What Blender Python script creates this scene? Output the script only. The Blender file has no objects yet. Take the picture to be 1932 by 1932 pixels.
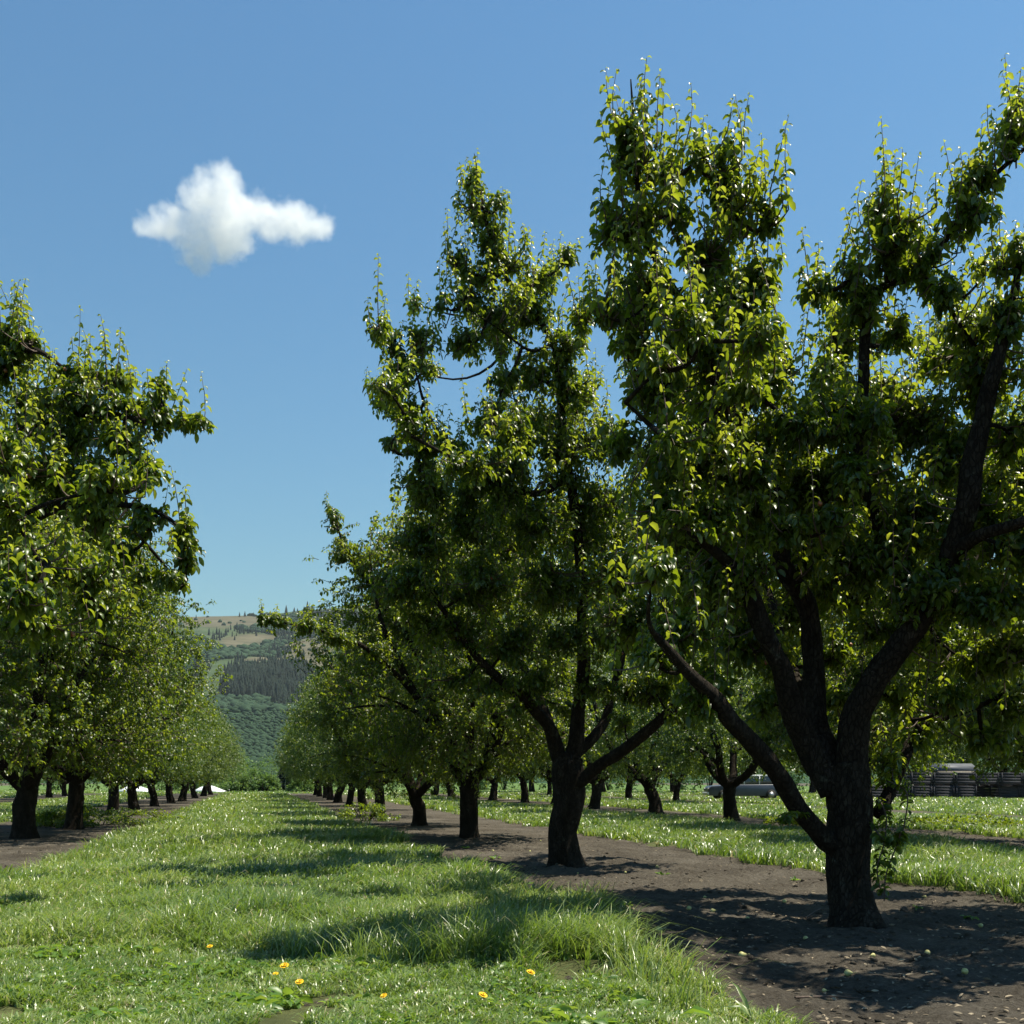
import bpy, math, random
import numpy as np
from mathutils import Vector

# ------------------------------------------------------------------ camera, sky, sun, exposure
SC = bpy.context.scene
COL = SC.collection
F, HX, HY, CAMZ = 2000.0, 966.0, 1472.0, 1.24      # focal length, centre and horizon of the photo in 1932 px units

cam_d = bpy.data.cameras.new('camera')
cam = bpy.data.objects.new('camera', cam_d); COL.objects.link(cam)
cam.location = (0, 0, CAMZ); cam.rotation_euler = (math.radians(90), 0, 0)
cam_d.sensor_width = 36; cam_d.lens = 36 * F / 1932.0
cam_d.shift_y = (HY - 966.0) / 1932.0
cam_d.clip_start = 0.1; cam_d.clip_end = 30000
SC.camera = cam

SUN_EL, SUN_AZ = math.radians(66), math.radians(80)    # azimuth measured from +Y towards +X
W = bpy.data.worlds.new('World'); SC.world = W; W.use_nodes = True
wn = W.node_tree; wn.nodes.clear()
sky = wn.nodes.new('ShaderNodeTexSky'); sky.sky_type = 'NISHITA'; sky.sun_disc = False
sky.sun_elevation = SUN_EL; sky.sun_rotation = SUN_AZ
sky.altitude = 100; sky.air_density = 1.8; sky.dust_density = 0.4; sky.ozone_density = 0.4
bgn = wn.nodes.new('ShaderNodeBackground'); bgn.inputs[1].default_value = 0.054
wo = wn.nodes.new('ShaderNodeOutputWorld')
hsv = wn.nodes.new('ShaderNodeMix'); hsv.data_type = 'RGBA'; hsv.blend_type = 'MULTIPLY'; hsv.inputs[0].default_value = 1.0
hsv.inputs[7].default_value = (.66, .985, 1.23, 1)      # slide film's cyan cast
wn.links.new(sky.outputs[0], hsv.inputs[6]); hs = wn.nodes.new('ShaderNodeHueSaturation'); hs.inputs['Saturation'].default_value = 1.04; wn.links.new(hsv.outputs[2], hs.inputs['Color']); wn.links.new(hs.outputs[0], bgn.inputs[0]); wn.links.new(bgn.outputs[0], wo.inputs[0])

sl = bpy.data.lights.new('sun', 'SUN'); sl.energy = 5.0; sl.angle = math.radians(0.5); sl.color = (1.0, 0.93, 0.76)
sun = bpy.data.objects.new('sun', sl); COL.objects.link(sun)
SD = Vector((math.cos(SUN_EL) * math.sin(SUN_AZ), math.cos(SUN_EL) * math.cos(SUN_AZ), math.sin(SUN_EL)))
sun.rotation_euler = SD.to_track_quat('Z', 'Y').to_euler(); sun.location = (20, 20, 40)

SC.view_settings.view_transform = 'Standard'; SC.view_settings.look = 'None'
SC.view_settings.exposure = 0.8; SC.view_settings.gamma = 1.0
SC.cycles.max_bounces = 12; SC.cycles.diffuse_bounces = 2; SC.cycles.glossy_bounces = 2
SC.cycles.transmission_bounces = 4; SC.cycles.volume_bounces = 12; SC.cycles.transparent_max_bounces = 8
SC.cycles.use_denoising = True
SC.cycles.sample_clamp_indirect = 6.0

RNG = np.random.default_rng(7)

# ------------------------------------------------------------------ helpers
def P(px, py, Y):
    """a point of the place, from where the photo shows it and its distance"""
    return np.array([(px - HX) / F * Y, Y, CAMZ + (HY - py) / F * Y])

def G(px, py):
    Y = F * CAMZ / (py - HY)
    return np.array([(px - HX) / F * Y, Y, 0.0])

def tag(o, label=None, cat=None, group=None, kind=None):
    if label: o['label'] = label
    if cat: o['category'] = cat
    if group: o['group'] = group
    if kind: o['kind'] = kind
    return o

def empty(name, loc, rz=0.0):
    o = bpy.data.objects.new(name, None); COL.objects.link(o)
    o.location = loc; o.rotation_euler = (0, 0, rz); o.empty_display_size = 0.2
    return o

def norm(v): return v / np.maximum(np.linalg.norm(v, axis=-1, keepdims=True), 1e-9)

def hash2(ix, iy, seed):
    h = (ix.astype(np.int64) * 374761393 + iy.astype(np.int64) * 668265263 + seed * 144269) & 0x7fffffff
    h = ((h ^ (h >> 13)) * 1274126177) & 0x7fffffff
    return ((h ^ (h >> 16)) & 0xffff) / 65535.0

def vn(x, y, scale, seed=0):
    x = np.asarray(x, float) / scale; y = np.asarray(y, float) / scale
    ix = np.floor(x); iy = np.floor(y); fx = x - ix; fy = y - iy
    fx = fx * fx * (3 - 2 * fx); fy = fy * fy * (3 - 2 * fy)
    a = hash2(ix, iy, seed); b = hash2(ix + 1, iy, seed); c = hash2(ix, iy + 1, seed); d = hash2(ix + 1, iy + 1, seed)
    return (a * (1 - fx) + b * fx) * (1 - fy) + (c * (1 - fx) + d * fx) * fy

def mesh_np(name, verts, loops, sizes, smooth=True, attrs=None):
    me = bpy.data.meshes.new(name)
    verts = np.asarray(verts, np.float32); loops = np.asarray(loops, np.int32); sizes = np.asarray(sizes, np.int32)
    me.vertices.add(len(verts)); me.vertices.foreach_set('co', verts.ravel())
    me.loops.add(len(loops)); me.loops.foreach_set('vertex_index', loops)
    me.polygons.add(len(sizes))
    st = np.concatenate([[0], np.cumsum(sizes)[:-1]]).astype(np.int32)
    me.polygons.foreach_set('loop_start', st); me.polygons.foreach_set('loop_total', sizes)
    if smooth: me.polygons.foreach_set('use_smooth', np.ones(len(sizes), bool))
    me.update(calc_edges=True)
    for k, v in (attrs or {}).items():
        a = me.attributes.new(k, 'FLOAT', 'FACE'); a.data.foreach_set('value', np.asarray(v, np.float32))
    return me

def link(name, me, mat, parent=None):
    o = bpy.data.objects.new(name, me); COL.objects.link(o)
    if mat is not None and not me.materials: me.materials.append(mat)
    if parent is not None: o.parent = parent
    return o

class MB:
    """collects simple solids; build() links them as one mesh"""
    def __init__(self): self.v = []; self.l = []; self.s = []
    def add(self, verts, faces):
        b = len(self.v); self.v.extend([tuple(p) for p in verts])
        for f in faces: self.l.extend([b + i for i in f]); self.s.append(len(f))
    def box(self, c, s, rz=0.0, taper=1.0):
        cx, cy, cz = c; sx, sy, sz = [q / 2 for q in s]; ca, sa = math.cos(rz), math.sin(rz); vs = []
        for z, t in ((-sz, 1), (sz, taper)):
            for x, y in ((-sx, -sy), (sx, -sy), (sx, sy), (-sx, sy)):
                x *= t; y *= t; vs.append((cx + x * ca - y * sa, cy + x * sa + y * ca, cz + z))
        self.add(vs, [(3, 2, 1, 0), (4, 5, 6, 7), (0, 1, 5, 4), (1, 2, 6, 5), (2, 3, 7, 6), (3, 0, 4, 7)])
    def cyl(self, a, b, r, n=16, r2=None):
        a = np.array(a, float); b = np.array(b, float); r2 = r if r2 is None else r2
        d = norm(b - a); u = norm(np.cross(d, [0.13, 0.2, 1.0])); w = np.cross(d, u); vs = []
        for p, q in ((a, r), (b, r2)):
            for i in range(n):
                t = 2 * math.pi * i / n; vs.append(p + q * (u * math.cos(t) + w * math.sin(t)))
        fs = [(i, (i + 1) % n, n + (i + 1) % n, n + i) for i in range(n)]
        fs += [tuple(range(n))[::-1], tuple(range(n, 2 * n))]
        self.add(vs, fs)
    def mesh(self, name, smooth=False): return mesh_np(name, self.v, self.l, self.s, smooth)
    def build(self, name, mat, parent=None, smooth=False, bevel=0.0):
        o = link(name, self.mesh(name, smooth), mat, parent)
        if bevel:
            m = o.modifiers.new('bevel', 'BEVEL'); m.width = bevel; m.segments = 2
        return o

# ------------------------------------------------------------------ materials
def new_mat(name):
    m = bpy.data.materials.new(name); m.use_nodes = True; m.node_tree.nodes.clear()
    return m, m.node_tree

def nd(nt, kind, **kw):
    n = nt.nodes.new(kind)
    for k, v in kw.items():
        if k.startswith('i_'):
            key = k[2:]; key = int(key) if key.isdigit() else key.replace('_', ' ')
            n.inputs[key].default_value = v
        else: setattr(n, k, v)
    return n

def ramp(nt, fac, stops):
    r = nt.nodes.new('ShaderNodeValToRGB'); e = r.color_ramp.elements
    while len(e) < len(stops): e.new(0.5)
    for el, (p, c) in zip(e, stops): el.position = p; el.color = (*c, 1)
    nt.links.new(fac, r.inputs[0]); return r.outputs[0]

def mat_simple(name, stops, rough=0.8, scale=8.0, bump=0.0, bscale=None, spec=0.3, metallic=0.0, stretch=(1, 1, 1), detail=6):
    m, nt = new_mat(name); L = nt.links
    tc = nd(nt, 'ShaderNodeTexCoord'); mp = nd(nt, 'ShaderNodeMapping'); mp.inputs['Scale'].default_value = stretch
    L.new(tc.outputs['Object'], mp.inputs[0])
    no = nd(nt, 'ShaderNodeTexNoise', i_Scale=scale, i_Detail=detail, i_Roughness=0.65); L.new(mp.outputs[0], no.inputs['Vector'])
    b = nd(nt, 'ShaderNodeBsdfPrincipled', i_Roughness=rough, i_Metallic=metallic); b.inputs['Specular IOR Level'].default_value = spec
    L.new(ramp(nt, no.outputs[0], stops), b.inputs['Base Color'])
    if bump:
        n2 = nd(nt, 'ShaderNodeTexNoise', i_Scale=bscale or scale * 4, i_Detail=8.0, i_Roughness=0.7); L.new(mp.outputs[0], n2.inputs['Vector'])
        bp = nd(nt, 'ShaderNodeBump', i_Strength=1.0, i_Distance=bump); L.new(n2.outputs[0], bp.inputs['Height']); L.new(bp.outputs[0], b.inputs['Normal'])
    o = nd(nt, 'ShaderNodeOutputMaterial'); L.new(b.outputs[0], o.inputs[0])
    return m

def mat_leaf(name, stops, tr_stops, rough=0.35, fac=0.42, spec=0.5):
    m, nt = new_mat(name); L = nt.links
    at = nd(nt, 'ShaderNodeAttribute', attribute_name='tint')
    b = nd(nt, 'ShaderNodeBsdfPrincipled', i_Roughness=rough); b.inputs['Specular IOR Level'].default_value = spec
    L.new(ramp(nt, at.outputs['Fac'], stops), b.inputs['Base Color'])
    t = nd(nt, 'ShaderNodeBsdfTranslucent'); L.new(ramp(nt, at.outputs['Fac'], tr_stops), t.inputs['Color'])
    mx = nd(nt, 'ShaderNodeMixShader', i_0=fac); L.new(b.outputs[0], mx.inputs[1]); L.new(t.outputs[0], mx.inputs[2])
    o = nd(nt, 'ShaderNodeOutputMaterial'); L.new(mx.outputs[0], o.inputs[0])
    return m

M = {}
M['leaf'] = mat_leaf('pear_leaf', [(0, (.024, .048, .008)), (.5, (.045, .082, .012)), (1, (.12, .17, .025))],
                     [(0, (.16, .26, .010)), (.5, (.34, .44, .015)), (1, (.58, .64, .05))], rough=0.36, fac=0.40, spec=0.5)
M['leaf_far'] = mat_leaf('orchard_leaf', [(0, (.028, .060, .012)), (.5, (.050, .10, .018)), (1, (.10, .16, .03))],
                         [(0, (.12, .20, .012)), (.5, (.23, .31, .018)), (1, (.42, .48, .05))], rough=0.38, fac=0.40, spec=0.5)
M['grass'] = mat_leaf('grass_blade', [(0, (.06, .115, .03)), (.5, (.155, .225, .055)), (.85, (.29, .35, .12)), (1, (.42, .38, .22))],
                      [(0, (.16, .28, .02)), (.5, (.28, .42, .035)), (.85, (.42, .50, .08)), (1, (.45, .40, .18))], rough=0.36, fac=0.35, spec=0.9)
M['weed'] = mat_leaf('weed_leaf', [(0, (.05, .12, .02)), (.5, (.09, .18, .03)), (1, (.16, .26, .05))],
                     [(0, (.2, .36, .03)), (.5, (.3, .46, .04)), (1, (.4, .5, .06))], rough=0.4, fac=0.4)
M['bush'] = mat_leaf('shrub_leaf', [(0, (.035, .07, .02)), (.5, (.07, .13, .035)), (1, (.13, .20, .05))],
                     [(0, (.12, .22, .03)), (.5, (.2, .32, .05)), (1, (.3, .4, .08))], rough=0.5, fac=0.35, spec=0.3)
M['bark'] = mat_simple('pear_bark', [(.3, (.008, .006, .004)), (.55, (.020, .015, .011)), (.80, (.065, .055, .045))], .92, 14, .02, 26, .2, stretch=(1, 1, .45))
m, nt = new_mat('pear_bark_plates'); L = nt.links; M['bark'] = m; tc = nd(nt, 'ShaderNodeTexCoord')
mp = nd(nt, 'ShaderNodeMapping'); mp.inputs['Scale'].default_value = (1, 1, .4); L.new(tc.outputs['Object'], mp.inputs[0])
v1 = nd(nt, 'ShaderNodeTexVoronoi', feature='DISTANCE_TO_EDGE', i_Scale=30.); n1 = nd(nt, 'ShaderNodeTexNoise', i_Scale=12., i_Detail=8., i_Roughness=.7); n2 = nd(nt, 'ShaderNodeTexNoise', i_Scale=5., i_Detail=6., i_Roughness=.7)
L.new(mp.outputs[0], n1.inputs['Vector']); L.new(tc.outputs['Object'], n2.inputs['Vector'])
wv = nd(nt, 'ShaderNodeVectorMath', operation='MULTIPLY_ADD'); wv.inputs[1].default_value = (.05, .05, .05); L.new(n1.outputs['Color'], wv.inputs[0]); L.new(mp.outputs[0], wv.inputs[2]); L.new(wv.outputs[0], v1.inputs['Vector'])
c1 = ramp(nt, n1.outputs[0], [(.3, (.012, .009, .006)), (.55, (.030, .023, .017)), (.8, (.075, .062, .050))]); c2 = ramp(nt, n2.outputs[0], [(.60, (0, 0, 0)), (.70, (.7, .7, .7))])
mx = nd(nt, 'ShaderNodeMix', data_type='RGBA'); L.new(c2, mx.inputs[0]); L.new(c1, mx.inputs[6]); mx.inputs[7].default_value = (.10, .10, .075, 1)
b = nd(nt, 'ShaderNodeBsdfPrincipled', i_Roughness=.95); b.inputs['Specular IOR Level'].default_value = .15; L.new(mx.outputs[2], b.inputs['Base Color'])
hr = nd(nt, 'ShaderNodeMapRange'); hr.inputs[2].default_value = .12; L.new(v1.outputs['Distance'], hr.inputs[0])
ha = nd(nt, 'ShaderNodeMath', operation='ADD'); L.new(hr.outputs[0], ha.inputs[0]); L.new(n1.outputs[0], ha.inputs[1])
bp = nd(nt, 'ShaderNodeBump', i_Strength=1., i_Distance=.022); L.new(ha.outputs[0], bp.inputs['Height']); L.new(bp.outputs[0], b.inputs['Normal'])
o = nd(nt, 'ShaderNodeOutputMaterial'); L.new(b.outputs[0], o.inputs[0])
M['twig'] = mat_simple('twig_bark', [(.3, (.05, .035, .028)), (.7, (.14, .10, .08))], .7, 20)
M['fruit'] = mat_simple('young_pear_skin', [(.4, (.28, .05, .045)), (.6, (.34, .16, .06)), (.75, (.30, .30, .08))], .35, 30, spec=.5)
M['fallen'] = mat_simple('fallen_pear_skin', [(.35, (.36, .34, .12)), (.7, (.55, .52, .24))], .5, 30)
M['yellow'] = mat_simple('dandelion_petal', [(.3, (.75, .40, .01)), (.7, (.85, .55, .02))], .6, 60)
M['stem'] = mat_simple('flower_stem', [(.3, (.10, .16, .05)), (.7, (.16, .22, .08))], .6, 30)
M['binwood'] = mat_simple('weathered_bin_wood', [(.3, (.020, .020, .026)), (.55, (.036, .036, .044)), (.8, (.065, .065, .078))], .85, 3.0, .01, 30, .2, stretch=(1, 1, 6))
M['white'] = mat_simple('white_sheet', [(.3, (.70, .72, .74)), (.7, (.80, .81, .82))], .5, 2)
M['carpaint'] = mat_simple('blue_grey_paint', [(.3, (.05, .06, .085)), (.7, (.075, .085, .115))], .35, 3, spec=.5)  # blue-grey paint with the shade over the car darkened into its colour
M['rubber'] = mat_simple('rubber', [(.3, (.012, .012, .012)), (.7, (.03, .03, .03))], .8, 12)
M['glass'] = mat_simple('dark_glass', [(.3, (.02, .025, .03)), (.7, (.03, .035, .045))], .1, 2, spec=.8)
M['metal'] = mat_simple('dull_metal', [(.3, (.30, .30, .31)), (.7, (.45, .45, .46))], .4, 5, metallic=.8)
M['shedwall'] = mat_simple('shed_boards', [(.3, (.12, .115, .11)), (.7, (.20, .19, .18))], .85, 3, stretch=(6, 6, .5))
M['shedroof'] = mat_simple('shed_roof', [(.3, (.06, .065, .075)), (.7, (.10, .105, .12))], .6, 2)
M['needle'] = mat_simple('conifer_needles', [(.3, (.008, .014, .012)), (.6, (.016, .026, .020)), (.8, (.030, .045, .030))], .9, .06, spec=.1)
M['hillbush'] = mat_simple('hill_scrub_leaves', [(.3, (.020, .040, .024)), (.6, (.032, .060, .032)), (.8, (.050, .082, .038))], .9, .08, spec=.1)

# soil
m, nt = new_mat('orchard_soil'); L = nt.links; M['soil'] = m
tc = nd(nt, 'ShaderNodeTexCoord')
n1 = nd(nt, 'ShaderNodeTexNoise', i_Scale=.9, i_Detail=8., i_Roughness=.6); L.new(tc.outputs['Object'], n1.inputs['Vector'])
n2 = nd(nt, 'ShaderNodeTexNoise', i_Scale=22., i_Detail=8., i_Roughness=.75); L.new(tc.outputs['Object'], n2.inputs['Vector'])
mxn = nd(nt, 'ShaderNodeMath', operation='MULTIPLY_ADD', i_1=.55); L.new(n2.outputs[0], mxn.inputs[0])
ml = nd(nt, 'ShaderNodeMath', operation='MULTIPLY', i_1=.45); L.new(n1.outputs[0], ml.inputs[0]); L.new(ml.outputs[0], mxn.inputs[2])
b = nd(nt, 'ShaderNodeBsdfPrincipled', i_Roughness=.95); b.inputs['Specular IOR Level'].default_value = .15
L.new(ramp(nt, mxn.outputs[0], [(.33, (.034, .026, .018)), (.48, (.080, .068, .053)), (.60, (.130, .114, .092)), (.72, (.24, .22, .185))]), b.inputs['Base Color'])
bp = nd(nt, 'ShaderNodeBump', i_Strength=1., i_Distance=.06); L.new(n2.outputs[0], bp.inputs['Height']); L.new(bp.outputs[0], b.inputs['Normal'])
o = nd(nt, 'ShaderNodeOutputMaterial'); L.new(b.outputs[0], o.inputs[0])
M['turf'] = mat_simple('turf_thatch', [(.3, (.05, .06, .025)), (.55, (.09, .10, .04)), (.75, (.19, .16, .09))], .95, 3.0, .02, 40, .1)
M['farturf'] = mat_simple('field_grass', [(.35, (.07, .12, .035)), (.65, (.11, .17, .05))], .95, .5, .02, 8, .1)

# ------------------------------------------------------------------ ground
SK = (480.0 - HX) / F         # the rows run along (SK, 1)
def rowc(X, Y): return X - SK * Y

def clod(X, Y):
    return (0.11 * (vn(X, Y, 1.6, 3) - .5) + 0.065 * (vn(X, Y, .33, 5) - .5) + 0.06 * np.maximum(0, vn(X, Y, .12, 8) - .45) + .02 * (vn(X, Y, .06, 9) - .5))

def grid_mesh(name, xs, ys, zf, smooth=True):
    Xg, Yg = np.meshgrid(xs, ys); Z = zf(Xg, Yg)
    v = np.stack([Xg.ravel(), Yg.ravel(), Z.ravel()], 1); nx, ny = len(xs), len(ys)
    i = (np.arange(ny - 1)[:, None] * nx + np.arange(nx - 1)[None]).ravel()
    q = np.stack([i, i + 1, i + nx + 1, i + nx], 1)
    return mesh_np(name, v, q.ravel(), np.full(len(q), 4), smooth)

def gz(X, Y):
    f = np.clip((Y - 3) / 2, 0, 1) * np.clip((32 - Y) / 12, 0, 1) * np.clip((X + 10) / 3, 0, 1) * np.clip((14 - X) / 3, 0, 1)
    return clod(X, Y) * f - .01
xs = np.concatenate([[-4000, -1000, -300, -100, -40, -20], np.arange(-10, 14, .055), [18, 25, 40, 100, 300, 1000, 4000]])
ys = np.concatenate([[-60, -20, -5, 0], np.arange(3, 33, .055), [35, 40, 50, 70, 100, 140, 200, 300, 600, 2000, 5900]])
tag(link('ground', grid_mesh('ground', xs, ys, gz), M['soil']), kind='structure')

C_ALLEYS = [(-27.4, -17.2), (-12.8, -7.3), (-2.85, 2.85), (7.6, 13.3), (16.6, 23.4), (26.6, 33.4), (36.5, 70)]
def strip(name, c0, c1, y0, y1, mat, z, amp=.28):
    ys = np.concatenate([np.arange(y0, min(y1, 40), .15), np.arange(40, y1 + .1, 2.0)]) if y0 < 40 else np.arange(y0, y1 + .1, 2.)
    n = 24 if c1 - c0 < 12 else 40
    t = np.linspace(0, 1, n)
    Yg = np.repeat(ys[:, None], n, 1)
    a = c0 + (vn(ys, ys * 0, .9, int(c0 * 7) % 97) - .5) * amp * 2 + (vn(ys, ys * 0, .25, 4) - .5) * amp * .6
    bb = c1 + (vn(ys, ys * 0, 1.1, int(c1 * 5) % 91 + 100) - .5) * amp * 2 + (vn(ys, ys * 0, .22, 9) - .5) * amp * .6
    Cg = a[:, None] * (1 - t) + bb[:, None] * t
    X = Cg + SK * Yg
    Z = z + gz(X, Yg) + .012
    edge = np.minimum(t, 1 - t) * n
    Z = Z - np.where(edge[None] < .5, .03, 0)
    v = np.stack([X.ravel(), Yg.ravel(), Z.ravel()], 1)
    i = (np.arange(len(ys) - 1)[:, None] * n + np.arange(n - 1)[None]).ravel()
    q = np.stack([i, i + 1, i + n + 1, i + n], 1)
    return tag(link(name, mesh_np(name, v, q.ravel(), np.full(len(q), 4)), mat), kind='structure')
for k, (c0, c1) in enumerate(C_ALLEYS):
    strip('turf_strip', c0, c1, 3.2 if k == 2 else (9 if k == 3 else 14), 97, M['turf'], .004)
strip('field', -60, 120, 100, 420, M['farturf'], .004, 1.0)

# ------------------------------------------------------------------ leaves
def leaf_mesh(name, o, d, size, tint, curl, roll, hi=True, wid=.52):
    """arching folded leaves: o origin, d direction, curl = droop along the blade"""
    N = len(o); g = np.array([0, 0, -1.0])
    d = norm(d); up = np.tile([0, 0, 1.0], (N, 1))
    side0 = np.cross(d, up + RNG.normal(0, .15, (N, 3))); side0 = norm(side0)
    if hi:
        S = [0, .22, .5, .8, 1.0]; Wd = [0, .78, 1.0, .62, 0]
        p = o.copy(); pts = [p]
        for a, b_ in zip(S[:-1], S[1:]):
            dd = norm(d + g * (curl * (a + b_) * .5)[:, None]); p = p + dd * ((b_ - a) * size)[:, None]; pts.append(p)
        vs = []
        for k, s in enumerate(S):
            dd = norm(d + g * (curl * s)[:, None])
            sd = norm(side0 - dd * np.sum(side0 * dd, 1, keepdims=True)); nn = np.cross(sd, dd)
            r = roll[:, None]; sd2 = sd * np.cos(r) + nn * np.sin(r); nn2 = np.cross(sd2, dd)
            if k in (0, 4): vs.append(pts[k][:, None])
            else:
                h = (size * wid * .5 * Wd[k])[:, None]
                vs.append(np.stack([pts[k] - sd2 * h + nn2 * h * .45, pts[k], pts[k] + sd2 * h + nn2 * h * .45], 1))
        V = np.concatenate(vs, 1)                       # N,11,3
        fl = [0, 2, 1, 0, 3, 2, 1, 2, 5, 4, 2, 3, 6, 5, 4, 5, 8, 7, 5, 6, 9, 8, 7, 8, 10, 8, 9, 10]
        fs = [3, 3, 4, 4, 4, 4, 3, 3]; nv = 11
    else:
        dd = norm(d + g * (curl * .3)[:, None]); d2 = norm(d + g * (curl * .9)[:, None])
        sd = norm(side0 - dd * np.sum(side0 * dd, 1, keepdims=True)); nn = np.cross(sd, dd); r = roll[:, None]
        sd2 = sd * np.cos(r) + nn * np.sin(r)
        mid = o + dd * (size * .5)[:, None]; h = (size * wid * .5)[:, None]
        V = np.stack([o, mid - sd2 * h, mid + sd2 * h, mid + d2 * (size * .5)[:, None]], 1)
        fl = [0, 2, 1, 1, 2, 3]; fs = [3, 3]; nv = 4
    loops = (np.arange(N)[:, None] * nv + np.array(fl)[None]).ravel()
    return mesh_np(name, V.reshape(-1, 3), loops, np.tile(fs, N), True, {'tint': np.repeat(tint, len(fs))})

def tubes(name, Pn, Rn, sides=4, mat=None, parent=None):
    """Pn (N,K,3) centre lines with radii Rn (N,K)"""
    N, K, _ = Pn.shape
    T = norm(np.gradient(Pn, axis=1)); ref = np.array([.31, .17, .93])
    u = norm(np.cross(T, ref)); w = np.cross(T, u)
    an = np.arange(sides) / sides * 2 * np.pi
    ring = Pn[:, :, None] + Rn[:, :, None, None] * (u[:, :, None] * np.cos(an)[None, None, :, None] + w[:, :, None] * np.sin(an)[None, None, :, None])
    V = ring.reshape(-1, 3)
    base = (np.arange(N)[:, None, None] * K + np.arange(K - 1)[None, :, None]) * sides
    j = np.arange(sides)[None, None]; j2 = (j + 1) % sides
    q = np.stack([base + j, base + j2, base + sides + j2, base + sides + j], -1).reshape(-1, 4)
    return mesh_np(name, V, q.ravel(), np.full(len(q), 4))

def catmull(pts, n):
    pts = np.asarray(pts, float); K = len(pts)
    p = np.vstack([2 * pts[0] - pts[1], pts, 2 * pts[-1] - pts[-2]]); out = []
    for t in np.linspace(0, K - 1 - 1e-6, n):
        i = int(t); f = t - i; a, b, c, d = p[i], p[i + 1], p[i + 2], p[i + 3]
        out.append(.5 * (2 * b + (c - a) * f + (2 * a - 5 * b + 4 * c - d) * f * f + (3 * b - a - 3 * c + d) * f ** 3))
    return np.array(out)

def limb_mesh(name, pr, seed=0, sides=14, knob=.10, seg=.07, flare=0.0):
    """one rough tapering limb; pr = list of (x,y,z,r)"""
    pr = np.asarray(pr, float); L_ = np.sum(np.linalg.norm(np.diff(pr[:, :3], axis=0), axis=1))
    n = max(6, min(90, int(L_ / seg))); c = catmull(pr, n); P3, R = c[:, :3], np.maximum(c[:, 3], .003)
    t = np.arange(n) * seg
    wob = np.stack([vn(t, t * 0 + seed, .45, 11), vn(t, t * 0 + seed, .45, 12), vn(t, t * 0 + seed, .45, 13)], 1) - .5
    P3 = P3 + wob * R[:, None] * .55
    T = norm(np.gradient(P3, axis=0)); u = norm(np.cross(T, [.31, .87, .1])); w = np.cross(T, u)
    an = np.arange(sides) / sides * 2 * np.pi
    rr = R[:, None] * (1 + knob * 2 * (vn(t[:, None] * 1.0 + 0 * an, an[None] * .35 + 0 * t[:, None], .16, seed + 20) - .5)
                       + knob * 1.6 * (vn(t[:, None] + 0 * an, an[None] + 0 * t[:, None], .5, seed + 31) - .5))
    if flare: rr = rr * (1 + flare * np.exp(-P3[:, 2:3] / .13) * (1 + .4 * np.sin(an * 4 + seed)[None]))
    V = (P3[:, None] + rr[..., None] * (u[:, None] * np.cos(an)[None, :, None] + w[:, None] * np.sin(an)[None, :, None])).reshape(-1, 3)
    i = (np.arange(n - 1)[:, None] * sides + np.arange(sides)[None]); i2 = (np.arange(n - 1)[:, None] * sides + (np.arange(sides)[None] + 1) % sides)
    q = np.stack([i, i2, i2 + sides, i + sides], -1).reshape(-1, 4)
    loops = np.concatenate([q.ravel(), np.arange(sides)[::-1], (n - 1) * sides + np.arange(sides)])
    return mesh_np(name, V, loops, [4] * len(q) + [sides, sides]), P3, R

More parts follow.
